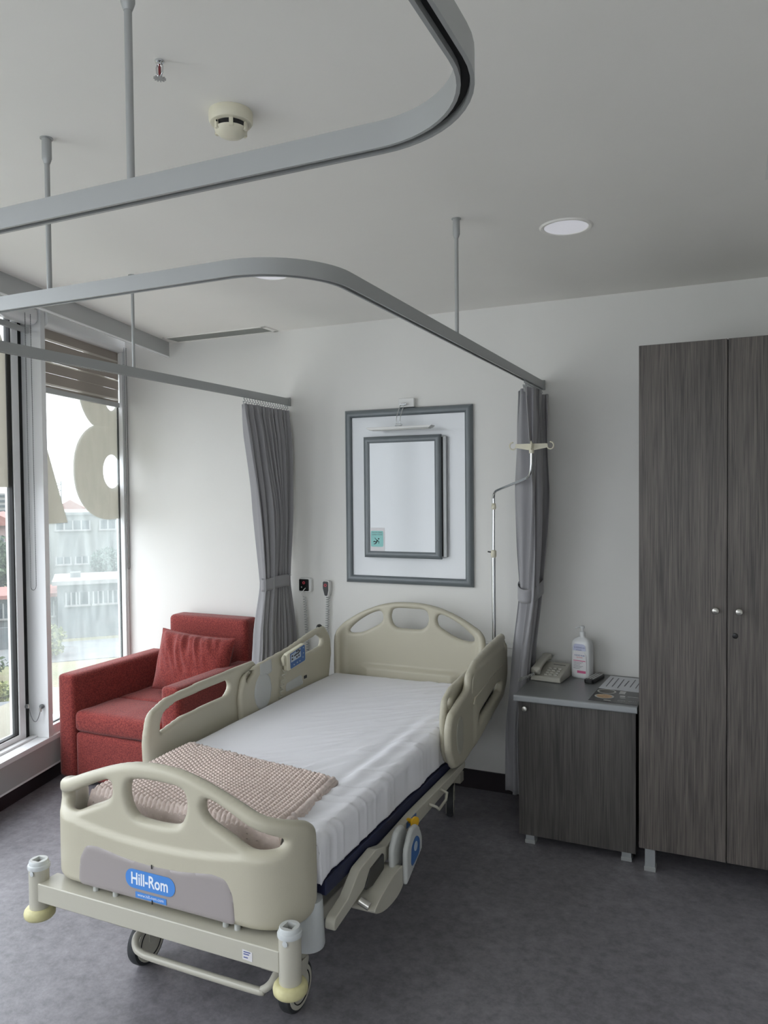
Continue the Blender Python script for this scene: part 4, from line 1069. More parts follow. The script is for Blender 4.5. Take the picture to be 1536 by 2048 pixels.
spanel(hb_out, [h1, h2, h3], 0.018, 0.017, 0.0075, lambda u, z, w: (lambda p: (p[0], p[1], p[2]))(hm(u, z, w)), ridge2).build('headboard', M['plastic'], bed, angle=180)

# side rails: planes of constant x, (y,z) outlines
def rail(name, outline, holes, x, side, T=0.015, parent=None, h=0.0075, front=None):
    return spanel(outline, holes, T, 0.014, h, lambda y, z, w: (x+side*w, y, z), front).build(name, M['plastic'], parent or bed, angle=180)
XL = -2.035
foot_l = rpoly([(2.245, 0.44, 0.02), (2.238, 0.66, 0.2), (2.262, 0.755, 0.06), (2.36, 0.792, 0.15), (2.60, 0.808, 0.6), (2.985, 0.816, 0.03), (2.985, 0.70, 0.02), (2.90, 0.60, 0.1), (2.895, 0.44, 0.02)], 10)
fl_h = rpoly([(2.322, 0.664, 0.022), (2.332, 0.735, 0.05), (2.42, 0.762, 0.1), (2.765, 0.772, 0.030), (2.785, 0.738, 0.03), (2.75, 0.706, 0.03), (2.45, 0.695, 0.3), (2.345, 0.672, 0.02)], 8)
rail('foot_side_rail', foot_l, [fl_h], XL, 1)
head_l = rpoly([(2.89, 0.44, 0.02), (2.862, 0.66, 0.2), (2.895, 0.755, 0.05), (3.00, 0.785, 0.1), (3.30, 0.815, 0.5), (3.52, 0.855, 0.2), (3.655, 0.870, 0.05), (3.725, 0.80, 0.12), (3.735, 0.70, 0.1), (3.70, 0.55, 0.05), (3.60, 0.44, 0.03)], 10)
hl_h = rpoly([(3.40, 0.745, 0.02), (3.40, 0.802, 0.02), (3.58, 0.830, 0.03), (3.64, 0.795, 0.03), (3.62, 0.762, 0.02)], 6)
hl_s = rpoly([(2.915, 0.715, 0.010), (2.922, 0.750, 0.012), (2.975, 0.772, 0.012), (2.985, 0.757, 0.008), (2.945, 0.735, 0.012)], 5)
KR = 0.983
kr = lambda L_: [(y*KR, 1.6-(1.6-z)*KR) for y, z in L_]
hrl = rail('head_side_rail', kr(head_l), [kr(hl_h), kr(hl_s)], XL+0.026, 1)
XI = XL+0.026+0.0155
def onrail(name, outline, m, parent, t=0.003, h=0.008): return spanel(kr(outline), [], t, 0.004, h, lambda y, z, w: (XI+w, y, z)).build(name, m, parent, angle=60)
onrail('round_cover', ellipse(3.045, 0.655, 0.072, 0.088, 30), M['plastic_light'], hrl)
onrail('control_pad', rpoly([(3.025, 0.715, 0.004), (3.125, 0.730, 0.004), (3.120, 0.795, 0.004), (3.02, 0.785, 0.004)]), M['plastic_light'], hrl, t=0.002)
onrail('lower_cover', rpoly([(3.25, 0.60, 0.01), (3.245, 0.64, 0.02), (3.40, 0.655, 0.02), (3.42, 0.60, 0.01)]), M['plastic_light'], hrl)
MB().box((XI, 3.366, 0.642), (XI+0.004, 3.393, 0.658)).build('slot', M['black'], hrl, bevel=0.002)
spanel(ellipse(3.700, 0.868, 0.022, 0.016, 16), [], 0.010, 0.008, 0.004, lambda y, z, w: (XL+0.022+w, y-0.135, z+0.006)).build('corner_roller', M['darkgrey'], hrl, angle=180)
# handset controller on the head rail
pc = thing('bed_controller', 'blue-faced bed control handset hanging on the inner left side rail', 'remote control', (XI+0.02, 3.25, 0.78))
def pcf(y, z, w): return (XI+0.006+w, y-0.098, z+0.004)
MB().prism(rpoly([(3.262, 0.722, 0.012), (3.438, 0.742, 0.012), (3.430, 0.832, 0.012), (3.258, 0.808, 0.012)]), pcf, 0.0, 0.024).build('housing', M['ivory'], pc, bevel=0.004)
MB().prism(rpoly([(3.288, 0.729, 0.005), (3.430, 0.745, 0.010), (3.424, 0.826, 0.008), (3.284, 0.803, 0.005)]), pcf, 0.024, 0.0252).build('blue_face', M['blue_dark'], pc)
MB().prism([(3.292, 0.760), (3.385, 0.772), (3.382, 0.816), (3.290, 0.798)], pcf, 0.0252, 0.0258).build('pale_field', M['lcd'], pc)
for (y, z) in ((3.303, 0.790), (3.303, 0.775), (3.345, 0.806), (3.362, 0.808), (3.345, 0.778), (3.365, 0.782)):
    MB().box((XI+0.0318, y-0.104, z), (XI+0.0335, y-0.092, z+0.008)).build('button', M['darkgrey'], pc, bevel=0.001)
MB().tube([pcf(3.32, 0.787, 0.0265), pcf(3.342, 0.793, 0.0265), pcf(3.358, 0.793, 0.0265), pcf(3.378, 0.806, 0.0265)], 0.0028, 6).build('bed_pictogram', M['black'], pc, angle=180)
for (y, z) in ((3.41, 0.812), (3.41, 0.785), (3.405, 0.765), (3.32, 0.745), (3.35, 0.75), (3.375, 0.752)):
    MB().box((XI+0.0312, y-0.102, z+0.001), (XI+0.0322, y-0.094, z+0.007)).build('symbol', M['lcd'], pc)
MB().tube([pcf(3.245, 0.755, 0.012), pcf(3.235, 0.79, 0.012), pcf(3.25, 0.80, 0.012)], 0.008, 8).build('hanging_hook', M['ivory'], pc, angle=180)
coil(pcf(3.255, 0.730, 0.010), pcf(3.225, 0.600, 0.004), 5, 0.008, 0.003, 'coiled_cord', M['plastic_frame'], pc, seg=12)

# right side rails
XR = -1.045
head_r = rpoly([(2.935, 0.455, 0.05), (2.885, 0.54, 0.1), (2.878, 0.640, 0.1), (2.92, 0.690, 0.05), (3.03, 0.720, 0.03), (3.13, 0.745, 0.04), (3.145, 0.800, 0.06), (3.25, 0.842, 0.08), (3.45, 0.868, 0.3), (3.695, 0.888, 0.03), (3.735, 0.82, 0.06), (3.735, 0.65, 0.12), (3.66, 0.575, 0.05), (3.25, 0.475, 0.1), (3.05, 0.440, 0.05)], 8)
hr_slot = rpoly([(3.24, 0.560, 0.012), (3.60, 0.625, 0.012), (3.62, 0.660, 0.02), (3.56, 0.668, 0.02), (3.27, 0.600, 0.012)], 5)
hr_e = rpoly([(3.685, 0.815, 0.008), (3.715, 0.818, 0.008), (3.712, 0.85, 0.008), (3.688, 0.848, 0.008)], 4)
def rr_front(y, z):
    t = max(0, min(1, (0.835-0.02-z+(y-3.2)*0.05)/0.012)); s = max(0, min(1, (y-3.18)/0.03)); return 0.006*t*s
hrr = rail('head_side_rail', head_r, [hr_slot, hr_e], XR, 1, T=0.016, front=rr_front)
box('rail_link', (XR-0.035, 3.22, 0.50), (XR-0.018, 3.60, 0.66), M['darkgrey'], hrr, 0.004)
spanel(ellipse(3.00, 0.580, 0.046, 0.080, 30), [], 0.002, 0.004, 0.008, lambda y, z, w: (XR+0.0165+w, y, z)).build('round_cover', M['plastic_cover'], hrr, angle=60)
MB().tube([(XR+0.021, 3.17, 0.665), (XR+0.021, 3.19, 0.688), (XR+0.021, 3.62, 0.745)], 0.004, 8).build('moulded_rib', M['plastic'], hrr, angle=180)
MB().tube([(XR+0.014, 3.165, 0.715), (XR+0.015, 3.175, 0.77), (XR+0.014, 3.22, 0.815)], 0.006, 8).build('moulded_rib', M['plastic'], hrr, angle=180)
foot_r = rpoly([(2.985, 0.452, 0.05), (2.945, 0.53, 0.1), (2.935, 0.655, 0.1), (2.955, 0.735, 0.05), (3.05, 0.768, 0.05), (3.30, 0.79, 0.2), (3.45, 0.79, 0.05), (3.46, 0.60, 0.05), (3.30, 0.45, 0.05)], 8)
fr_h = rpoly([(2.975, 0.690, 0.012), (2.985, 0.725, 0.012), (3.03, 0.735, 0.01), (3.02, 0.70, 0.012)], 5)
rail('foot_side_rail', foot_r, [fr_h], XR-0.042, 1, T=0.014)

# mattress, sheet
MX0, MX1, MY0, MY1, MZ = -1.992, -1.100, 1.930, 3.690, 0.608
rbox('mattress', (MX0+0.012, MY0+0.01, 0.452), (MX1-0.012, MY1-0.01, 0.580), 0.02, M['navy'], bed)
def mz(y): return 0.590+0.022*max(0, min(1, (y-2.2)/1.2))
def sheet(u, v):
    y = MY0+(MY1-MY0)*v
    w = MX1-MX0; hL = mz(y)-0.458; R = 0.035; tot = w-2*R+PI*R+2*(hL-R); s = u*tot
    zt = mz(y)
    if s < hL-R: x, z, n = MX0, 0.458+s, Vector((-1, 0, 0))
    elif s < hL-R+R*PI/2:
        a = (s-(hL-R))/R; x = MX0+R-R*math.cos(a); z = zt-R+R*math.sin(a); n = Vector((-math.cos(a), 0, math.sin(a)))
    elif s < hL-R+R*PI/2+w-2*R: x = MX0+R+(s-(hL-R)-R*PI/2); z = zt; n = Vector((0, 0, 1))
    elif s < hL-R+R*PI+w-2*R:
        a = (s-(hL-R)-R*PI/2-(w-2*R))/R; x = MX1-R+R*math.sin(a); z = zt-R+R*math.cos(a); n = Vector((math.sin(a), 0, math.cos(a)))
    else: q = s-(hL-R+R*PI+w-2*R); x = MX1; z = zt-R-q; n = Vector((1, 0, 0))
    xr = (x-MX0)/w
    # tension wrinkles, mostly towards the right side and the foot
    g = max(0, xr-0.25)/0.75
    d = 0.0
    p = y*1.0-x*0.9
    q1 = noise.noise(Vector((p*15+2.1, (x+y)*2.2, 1.7)))
    q2 = noise.noise(Vector(((y*0.55-x)*26+9, (y)*3.0, 5.1)))
    ridge_ = (1-abs(q1)*2.2)
    d += 0.0085*g*max(0, ridge_)**3
    d += 0.0060*g*q2
    d += 0.003*noise.noise(Vector((x*3, y*3, 0.3)))
    # long fold running along the right edge
    c0 = 0.905-0.10*(3.0-y)*0.25
    d += 0.010*math.exp(-((xr-c0)/0.03)**2)*max(0, min(1, (3.3-y)/0.6))
    d -= 0.007*math.exp(-((xr-c0+0.055)/0.03)**2)*max(0, min(1, (3.3-y)/0.6))
    # vertical gathers on the hanging side
    if n.x > 0.5 or n.x < -0.5: d *= 0.45
    if z < zt-R: d += 0.003*noise.noise(Vector((y*22, z*5, 2.0)))+0.010*max(0, noise.noise(Vector((y*5, 0, 7.0))))*(zt-z)/0.12
    P = Vector((x, y, z))+n*d
    if v < 0.03: P.z -= 0.012*(1-v/0.03)**2
    if v > 0.975: P.z -= 0.012*((v-0.975)/0.025)**2
    if u == 0 or u == 1: P.z += 0.006*noise.noise(Vector((y*7, 1, 1)))
    return tuple(P)
sh = MB().grid(190, 260, sheet)
n0 = 260
# close foot and head ends
sh.add([sheet(i/40, 0) for i in range(41)]+[(sheet(i/40, 0)[0], MY0-0.004, 0.452) for i in range(41)], [(i, i+1, 42+i, 41+i) for i in range(40)])
sh.add([sheet(i/40, 1) for i in range(41)]+[(sheet(i/40, 1)[0], MY1+0.004, 0.452) for i in range(41)], [(i+1, i, 41+i, 42+i) for i in range(40)])
so = sh.build('bed_sheet', M['sheet'], None, angle=180, solid=0.0012)
tag(so, 'white fitted sheet, creased, stretched over the bed mattress', 'sheet')

# chassis
PF = M['plastic_frame']
def yz_bar(name, pts, x0, x1, m=PF, bevel=0.004, parent=None):
    return MB().prism(pts, lambda y, z, x: (x, y, z), x0, x1).build(name, m, parent or bed, bevel=bevel)
dk = rpoly([(1.93, 0.352, 0.02), (2.02, 0.372, 0.04), (2.10, 0.425, 0.05), (2.22, 0.435, 0.04), (2.30, 0.412, 0.04), (2.55, 0.425, 0.05), (2.95, 0.425, 0.03), (3.13, 0.428, 0.01), (3.13, 0.400, 0.01), (2.95, 0.385, 0.03), (2.60, 0.372, 0.05), (2.35, 0.362, 0.04), (2.20, 0.365, 0.06), (2.08, 0.340, 0.04), (1.93, 0.315, 0.01)], 5)
yz_bar('side_frame', dk, -1.083, -1.050)
yz_bar('side_frame', dk, -2.045, -2.012)
box('deck', (-2.01, 1.95, 0.405), (-1.088, 3.18, 0.452), M['navy'], bed, 0.004)
box('deck', (-1.93, 3.18, 0.42), (-1.20, 3.66, 0.452), M['darkgrey'], bed, 0.004)
for y in (2.1, 2.9, 3.55): box('cross_member', (-1.93, y, 0.34), (-1.20, y+0.05, 0.405), PF, bed, 0.004)
box('lift_housing', (-1.80, 2.35, 0.16), (-1.30, 2.62, 0.36), M['plastic_light'], bed, 0.01)
for x in (-1.86, -1.29): box('base_beam', (x, 1.90, 0.165), (x+0.05, 3.60, 0.215), PF, bed, 0.005)
for y in (1.93, 3.50): box('base_cross_beam', (-1.90, y, 0.17), (-1.20, y+0.055, 0.22), PF, bed, 0.005)
yz_bar('lift_arm', [(2.00, 0.20), (2.06, 0.20), (2.58, 0.37), (2.52, 0.38)], -1.80, -1.76)
yz_bar('lift_arm', [(2.00, 0.20), (2.06, 0.20), (2.58, 0.37), (2.52, 0.38)], -1.36, -1.32)
# corner posts, bumper rings, foot beam
PXs = (XC-0.468, XC+0.470); PYY = 1.742
for x in PXs:
    p = MB().lathe([(0.031, 0.272), (0.031, 0.405)], (x, PYY, 0), (0, 0, 1), 32).build('corner_post', PF, bed)
    MB().lathe([(0.012, 0.405), (0.034, 0.403), (0.0345, 0.411), (0.033, 0.415), (0.030, 0.417), (0.029, 0.426), (0.027, 0.429)], (x, PYY, 0), (0, 0, 1), 32, cap=False).build('socket_cap', M['cup_grey'], p)
    def sq(u, v, x=x):
        t = 2*PI*u; c_, s_ = math.cos(t), math.sin(t); k_ = 0.0145/max(abs(c_), abs(s_))
        if v < 0.25: return (x+0.027*c_, PYY+0.027*s_, 0.429)
        if v < 0.6: return (x+k_*c_, PYY+k_*s_, 0.429)
        if v < 0.9: return (x+k_*c_, PYY+k_*s_, 0.400)
        return (x+0.0001*c_, PYY+0.0001*s_, 0.400)
    MB().grid(32, 4, sq, cu=True).build('square_socket', M['plastic_light'], p, angle=30)
    MB().lathe([(0.030, 0.276), (0.040, 0.275), (0.046, 0.268), (0.048, 0.260), (0.047, 0.250), (0.041, 0.243), (0.030, 0.241), (0.01, 0.241)], (x, PYY, 0), (0, 0, 1), 36).build('bumper_ring', M['bumper'], p, angle=60)
    MB().lathe([(0.008, 0), (0.008, 0.002), (0.001, 0.003)], (x+0.004, PYY-0.031, 0.395), (0, -1, 0), 14).build('screw_cap', M['cup_grey'], p)
fbm = box('foot_beam', (PXs[0]+0.02, PYY-0.025, 0.305), (PXs[1]-0.02, PYY+0.055, 0.365), PF, bed, 0.004)
for x in (-1.80, -1.72, -1.31, -1.27): MB().cyl((x, PYY+0.02, 0.362), (x, PYY+0.02, 0.385), 0.009).build('board_pin', M['plastic_light'], fbm)
MB().prism(rpoly([(-1.222, 0.318), (-1.190, 0.316), (-1.190, 0.342), (-1.222, 0.345)]), lambda x, z, y: (x, y, z), PYY-0.0262, PYY-0.0252).build('asset_sticker', M['label'], fbm, smooth=False)
for i, z in enumerate((0.338, 0.332, 0.323)): MB().box((-1.218, PYY-0.0268, z), (-1.196-0.004*i, PYY-0.0262, z+0.0028)).build('sticker_print', M['ink_blue'], fbm)
# beam returns joining the chassis
for x in (-1.90, -1.22): box('beam_return', (x, PYY+0.05, 0.31), (x+0.05, 1.99, 0.355), PF, bed, 0.004)
# foot bar
fp = [(-1.715, 1.95, 0.205), (-1.715, 1.86, 0.200), (-1.712, 1.835, 0.193), (-1.70, 1.822, 0.178), (-1.675, 1.815, 0.168), (-1.60, 1.812, 0.165), (-1.26, 1.812, 0.165), (-1.225, 1.815, 0.170), (-1.205, 1.83, 0.185), (-1.20, 1.86, 0.205), (-1.20, 1.95, 0.215)]
MB().tube(catmull(fp, 4, closed=False), 0.0115, 12).build('brake_bar', PF, bed, angle=180)
# castors
def castor(x, y, r, w, side, yaw=0.0):
    cy_, sy_ = math.cos(yaw), math.sin(yaw)
    def TF(b):
        b.v = [(x+(p[0]-x)*cy_-(p[1]-y)*sy_, y+(p[0]-x)*sy_+(p[1]-y)*cy_, p[2]) for p in b.v]; return b
    cs = TF(MB().lathe([(0.018, 0.17), (0.028, 0.165), (0.030, 2*r+0.012), (0.022, 2*r+0.004)], (x, y+0.02, 0), (0, 0, 1), 20)).build('castor', PF, bed)
    prof = [(r*0.80, -w/2), (r*0.96, -w/2*0.92), (r, -w/4), (r, w/4), (r*0.96, w/2*0.92), (r*0.80, w/2)]
    TF(MB().lathe(prof, (x, y, r), (1, 0, 0), 40)).build('tyre', M['tyre'], cs, angle=50)
    TF(MB().lathe([(r*0.83, -w/2-0.003), (r*0.83, w/2+0.003)], (x, y, r), (1, 0, 0), 36)).build('hub', M['hub'], cs)
    TF(MB().lathe([(r*0.66, 0), (r*0.66, 0.002), (r*0.62, 0.002), (r*0.62, 0)], (x+side*(w/2+0.003), y, r), (side, 0, 0), 36, cap=False)).build('hub_groove', M['dark'], cs)
    for sg in (-1, 1):
        TF(MB().prism(rpoly([(y-0.012, r, 0.01), (y+0.016, r, 0.01), (y+0.045, 2*r+0.006, 0.01), (y-0.015, 2*r+0.006, 0.01)]), lambda a, b, c_: (c_, a, b), x+sg*(w/2+0.004), x+sg*(w/2+0.008))).build('fork', PF, cs, bevel=0.001)
    return cs
castor(-1.225, 1.995, 0.076, 0.036, 1)
castor(-1.815, 1.995, 0.076, 0.036, 1)
castor(-1.262, 3.52, 0.076, 0.034, 1, 0.34)
castor(-1.84, 3.52, 0.076, 0.034, 1)
MB().lathe([(0.046, 0.270), (0.048, 0.276), (0.044, 0.37), (0.042, 0.41)], (-1.128, 1.915, 0), (0, 0, 1), 30).build('bag_holder_cup', M['cup_grey'], bed)
MB().lathe([(0.036, 0.40), (0.038, 0.43)], (-1.215, 3.50, 0), (0, 0, 1), 24).build('head_socket', M['plastic_light'], bed)
MB().lathe([(0.010, 0.600), (0.017, 0.602), (0.018, 0.650), (0.0105, 0.652), (0.0102, 0.612), (0.001, 0.611)], (-1.108, 3.775, 0), (0, 0, 1), 20).build('pole_socket', M['plastic_frame'], bed)
box('socket_bracket', (-1.20, 3.752, 0.612), (-1.118, 3.772, 0.642), M['plastic_frame'], bed, 0.002)
# side control paddles
pd = spanel(rpoly([(2.315, 0.282, 0.004), (2.455, 0.350, 0.004), (2.455, 0.40, 0.05), (2.42, 0.455, 0.05), (2.36, 0.455, 0.05), (2.315, 0.40, 0.05)], 8), [], 0.009, 0.006, 0.006, lambda y, z, w: (-0.992+w, y, z)).build('control_paddle', M['plastic_light'], bed, angle=60)
MB().prism(rpoly([(2.350, 0.322, 0.015), (2.425, 0.350, 0.015), (2.432, 0.395, 0.03), (2.395, 0.425, 0.03), (2.355, 0.395, 0.03)]), lambda y, z, x: (x, y, z), -0.9835, -0.9822).build('blue_label', M['blue_dark'], pd)
MB().lathe([(0.016, 0), (0.016, 0.0006)], (-0.9822, 2.392, 0.385), (1, 0, 0), 20).build('pale_symbol', M['lcd'], pd)
spanel(rpoly([(2.285, 0.300, 0.01), (2.42, 0.340, 0.02), (2.43, 0.40, 0.05), (2.38, 0.460, 0.05), (2.33, 0.460, 0.05), (2.285, 0.41, 0.05)], 8), [], 0.010, 0.008, 0.006, lambda y, z, w: (-1.030+w, y, z)).build('control_paddle', M['plastic_light'], bed, angle=60)
yz_bar('paddle_foot', catmull([(2.10, 0.300), (2.17, 0.330), (2.29, 0.350), (2.34, 0.330), (2.33, 0.285), (2.27, 0.262), (2.17, 0.268)], 5), -1.085, -1.000, PF, 0.003)
yz_bar('motor_box', rpoly([(2.12, 0.345, 0.01), (2.17, 0.395, 0.01), (2.27, 0.405, 0.01), (2.27, 0.35, 0.01), (2.18, 0.335, 0.01)]), -1.115, -1.045, M['darkgrey'], 0.003)
MB().cyl((-1.045, 2.085, 0.335), (-1.012, 2.085, 0.322), 0.012, 16).build('release_knob', M['steel'], bed)
MB().tube([(-1.05, 2.69, 0.405), (-1.022, 2.70, 0.395), (-1.02, 2.72, 0.378), (-1.02, 2.80, 0.385), (-1.022, 2.82, 0.405), (-1.05, 2.82, 0.415)], 0.0055, 8).build('bag_hook', PF, bed, angle=180)
yw = MB().cyl((-1.055, 2.50, 0.418), (-1.02, 2.475, 0.428), 0.009, 14).lathe([(0.004, 0), (0.020, 0.002), (0.020, 0.009), (0.006, 0.012)], (-1.022, 2.470, 0.430), (1, -0.3, 0), 20)
yw.build('cpr_knob', M['yellow'], bed)
MB().box((-1.0495, 2.47, 0.400), (-1.0482, 2.56, 0.422)).build('blue_sticker', M['blue_dark'], bed)

# ------------------------------------------------------------------ drip pole
iv = thing('drip_pole', 'chrome drip pole with ivory four-hook head by the right curtain', 'drip stand', (-1.105, 3.775, 0.612))
ib = Vector((-1.108, 3.775, 0))
MB().cyl((ib.x, ib.y, 0.612), (ib.x, ib.y, 1.262), 0.0098, 16).build('lower_tube', M['chrome'], iv)
cxy = lambda t: (ib.x+0.272*t, ib.y-0.310*t)
P = [(ib.x, ib.y, 1.25), (ib.x+0.002, ib.y, 1.52), (*cxy(0.01), 1.565), (*cxy(0.06), 1.590), (*cxy(0.2), 1.604), (*cxy(0.78), 1.645), (*cxy(0.92), 1.660), (*cxy(0.985), 1.690), (*cxy(1.0), 1.775)]
MB().tube(catmull(P, 6, closed=False), 0.0068, 12).build('cranked_tube', M['chrome'], iv, angle=180)
MB().lathe([(0.011, 1.255), (0.0145, 1.262), (0.0145, 1.288), (0.010, 1.293)], (ib.x, ib.y, 0), (0, 0, 1), 20).build('clamp_collar', M['ivory'], iv)
MB().cyl((ib.x-0.012, ib.y-0.008, 1.283), (ib.x-0.028, ib.y-0.010, 1.285), 0.0035, 10).build('clamp_knob', M['darkgrey'], iv)
MB().lathe([(0.008, 1.50), (0.0125, 1.506), (0.0125, 1.519), (0.010, 1.523), (0.0115, 1.526), (0.008, 1.532)], (ib.x+0.002, ib.y, 0), (0, 0, 1), 20).build('upper_collar', M['ivory'], iv)
hx, hy, hz = ib.x+0.272, ib.y-0.310, 1.797
MB().lathe([(0.011, -0.032), (0.012, -0.012)], (hx, hy, hz), (0, 0, 1), 16).build('head_socket', M['ivory'], iv)
for k in range(4):
    a = math.radians(12)+k*PI/2; d = Vector((math.cos(a), math.sin(a), 0)); e = Vector((-d.y, d.x, 0)); c = Vector((hx, hy, hz))
    L = 0.072 if k % 2 == 0 else 0.05
    arm = MB().add([tuple(c+d*x+e*y+Vector((0, 0, z))) for x, y, z in ((0, -0.004, -0.020), (0, 0.004, -0.020), (0, 0.004, 0.012), (0, -0.004, 0.012), (L, -0.003, -0.006), (L, 0.003, -0.006), (L, 0.003, 0.012), (L, -0.003, 0.012))],
                   [(0, 1, 2, 3), (4, 7, 6, 5), (0, 4, 5, 1), (1, 5, 6, 2), (2, 6, 7, 3), (3, 7, 4, 0)]).build('hook_arm', M['ivory'], iv, bevel=0.001)
    hk = [tuple(c+d*(L+0.012+0.015*math.cos(t))+Vector((0, 0, 0.0025+0.016*math.sin(t)))) for t in [PI*1.0+PI*1.55*i/14 for i in range(15)]]
    MB().tube(hk, 0.0034, 8).build('hook', M['ivory'], arm, angle=180)

# ------------------------------------------------------------------ knitted throw
kt = thing('knitted_throw', 'folded pale pink chunky knitted throw across the foot of the bed', 'throw', (-1.57, 2.08, 0.6))
BLc, BRc, FRc, FLc = (-1.935, 2.385), (-1.235, 2.285), (-1.195, 1.885), (-1.945, 1.885)
def throw(u, v):
    # u across (x), v from back edge to front edge, with a drape over the mattress end
    ext = 1.26
    vv = v*ext; vc = min(vv, 1.0)
    bx = BLc[0]+(BRc[0]-BLc[0])*u; by = BLc[1]+(BRc[1]-BLc[1])*u
    gx = FLc[0]+(FRc[0]-FLc[0])*u; gy = FLc[1]+(FRc[1]-FLc[1])*u
    x = bx+(gx-bx)*vc; y = by+(gy-by)*vc
    z = mz(y)+0.034
    over = max(0, vv-1.0)*0.45
    x += 0.0
    # soft undulation
    z += 0.008*noise.noise(Vector((x*5, y*6, 0.0)))
    # knit: offset rows of stitches
    rows = 36; cols = 42
    k = v*rows+0.5*(int(u*cols) % 2); r = u*cols
    a = abs(math.sin(PI*r)); b = abs(math.sin(PI*k))
    bump_ = 0.0095*(a**0.8)*(0.40+0.60*b**0.8)
    # edge roll-off
    eu = min(u, 1-u); ev = min(v, 1.0)
    if eu < 0.05: z -= 0.030*(1-eu/0.05)**2
    if v < 0.06: z -= 0.026*(1-v/0.06)**2; x += 0.004*math.sin(u*200)
    z -= over*1.0
    y += 0.010*noise.noise(Vector((u*9, 1, v*2)))*(1-v)
    if over: y -= 0.012*min(1, over*40)
    return (x, y, z+bump_)
MB().grid(470, 330, throw).build('knitted_top', M['knit'], kt, angle=180)
# lower folded layers seen at the edges
for i, (ins, zz) in enumerate(((0.006, 0.018), (0.0, 0.006))):
    path = []
    cs = [(BLc[0]+ins, BLc[1]-ins), (BRc[0]-ins, BRc[1]-ins), (FRc[0]-ins, FRc[1]+ins)]
    for (a, b), nn in (((cs[0], cs[1]), 90), ((cs[1], cs[2]), 50)):
        for k in range(nn): 
            t = k/nn; px, py = a[0]+(b[0]-a[0])*t, a[1]+(b[1]-a[1])*t
            path.append((px+0.002*math.sin(k*1.9), py+0.003*math.cos(k*2.3), mz(py)+zz+0.004+0.003*math.sin(k*2.6)))
    MB().tube(path, [0.010+0.0022*math.sin(k*2.4) for k in range(len(path))], 10).build('folded_edge', M['knit'], kt, angle=180)

# ------------------------------------------------------------------ outdoors
GZ = -4.2
AZ = math.radians(45.8)
EF = Vector((-math.sin(AZ), math.cos(AZ), 0)); ER = Vector((math.cos(AZ), math.sin(AZ), 0))
def out(r, d, z): return tuple(EF*d+ER*r+Vector((0, 0, z)))
def obox(name, r0, r1, d0, d1, z0, z1, m, parent=None, bevel=0.0): return MB().box((r0, d0, z0), (r1, d1, z1), out).build(name, m, parent, bevel=bevel)
g = MB().box((-60, 6, GZ-0.2), (60, 260, GZ), out).build('ground', M['grass']); g['kind'] = 'structure'
g = obox('trim_13', -12, 14, 28.5, 32.2, GZ, GZ+0.03, M['path']); g['kind'] = 'structure'
g = MB().box((-0.2, 0.26, 0.12), (S_END, 0.75, 0.235), wl).build('trim_14', M['ledge']); g['kind'] = 'structure'

mb_ = thing('apartment_block', 'weathered grey building with dark strip windows seen through the window', 'building', out(4, 40, GZ))
obox('wall', -1.95, 11, 38, 46, GZ, 0.62, M['concrete'], mb_)
obox('parapet', -2.02, 11.1, 37.9, 46.1, 0.62, 0.74, M['concrete'], mb_)
def owin(parent, r0, r1, d, z0, z1, n):
    w = obox('window', r0, r1, d-0.02, d+0.06, z0, z1, M['out_window'], parent)
    for i in range(n+1):
        r = r0+(r1-r0)*i/n; obox('window_bar', r-0.03, r+0.03, d-0.06, d-0.02, z0, z1, M['out_frame'], w)
    obox('window_sill', r0-0.06, r1+0.06, d-0.10, d, z0-0.07, z0, M['pale_wall'], w)
for (a, b, n) in ((-1.30, 0.16, 4), (0.60, 2.0, 4), (2.6, 4.0, 4)):
    owin(mb_, a, b, 38, -0.05, 0.36, n)
for (a, b, n) in ((-1.30, -0.68, 2), (-0.48, 0.08, 2), (0.7, 1.5, 3), (2.1, 3.2, 3)): owin(mb_, a, b, 38, -1.62, -1.30, n)

an = thing('annex', 'low grey annex with white barred windows in front of the block', 'building', out(3, 34, GZ))
obox('wall', -1.12, 9, 33, 35.8, GZ, -2.02, M['concrete2'], an)
obox('roof_slab', -1.30, 9.2, 32.7, 35.9, -2.02, -1.86, M['pale_wall'], an)
for (a, b, n) in ((-0.80, -0.42, 2), (-0.30, 0.05, 1), (0.22, 1.15, 5), (1.6, 2.6, 5)): owin(an, a, b, 33, -2.85, -2.35, n)
obox('roof_box', -0.65, -0.25, 34, 34.6, -1.86, -1.66, M['concrete2'], an)
shd = thing('side_shed', 'small shed with an orange-edged roof left of the annex', 'shed', out(-1.8, 34, GZ))
obox('wall', -3.9, -1.2, 34.2, 37, GZ, -2.6, M['concrete2'], shd)
obox('roof_slab', -4.1, -1.15, 33.9, 37.2, -2.60, -2.45, M['roof_tile'], shd)
owin(shd, -2.0, -1.3, 34.2, -3.4, -2.8, 3); owin(shd, -3.7, -2.9, 34.2, -3.4, -2.8, 3)

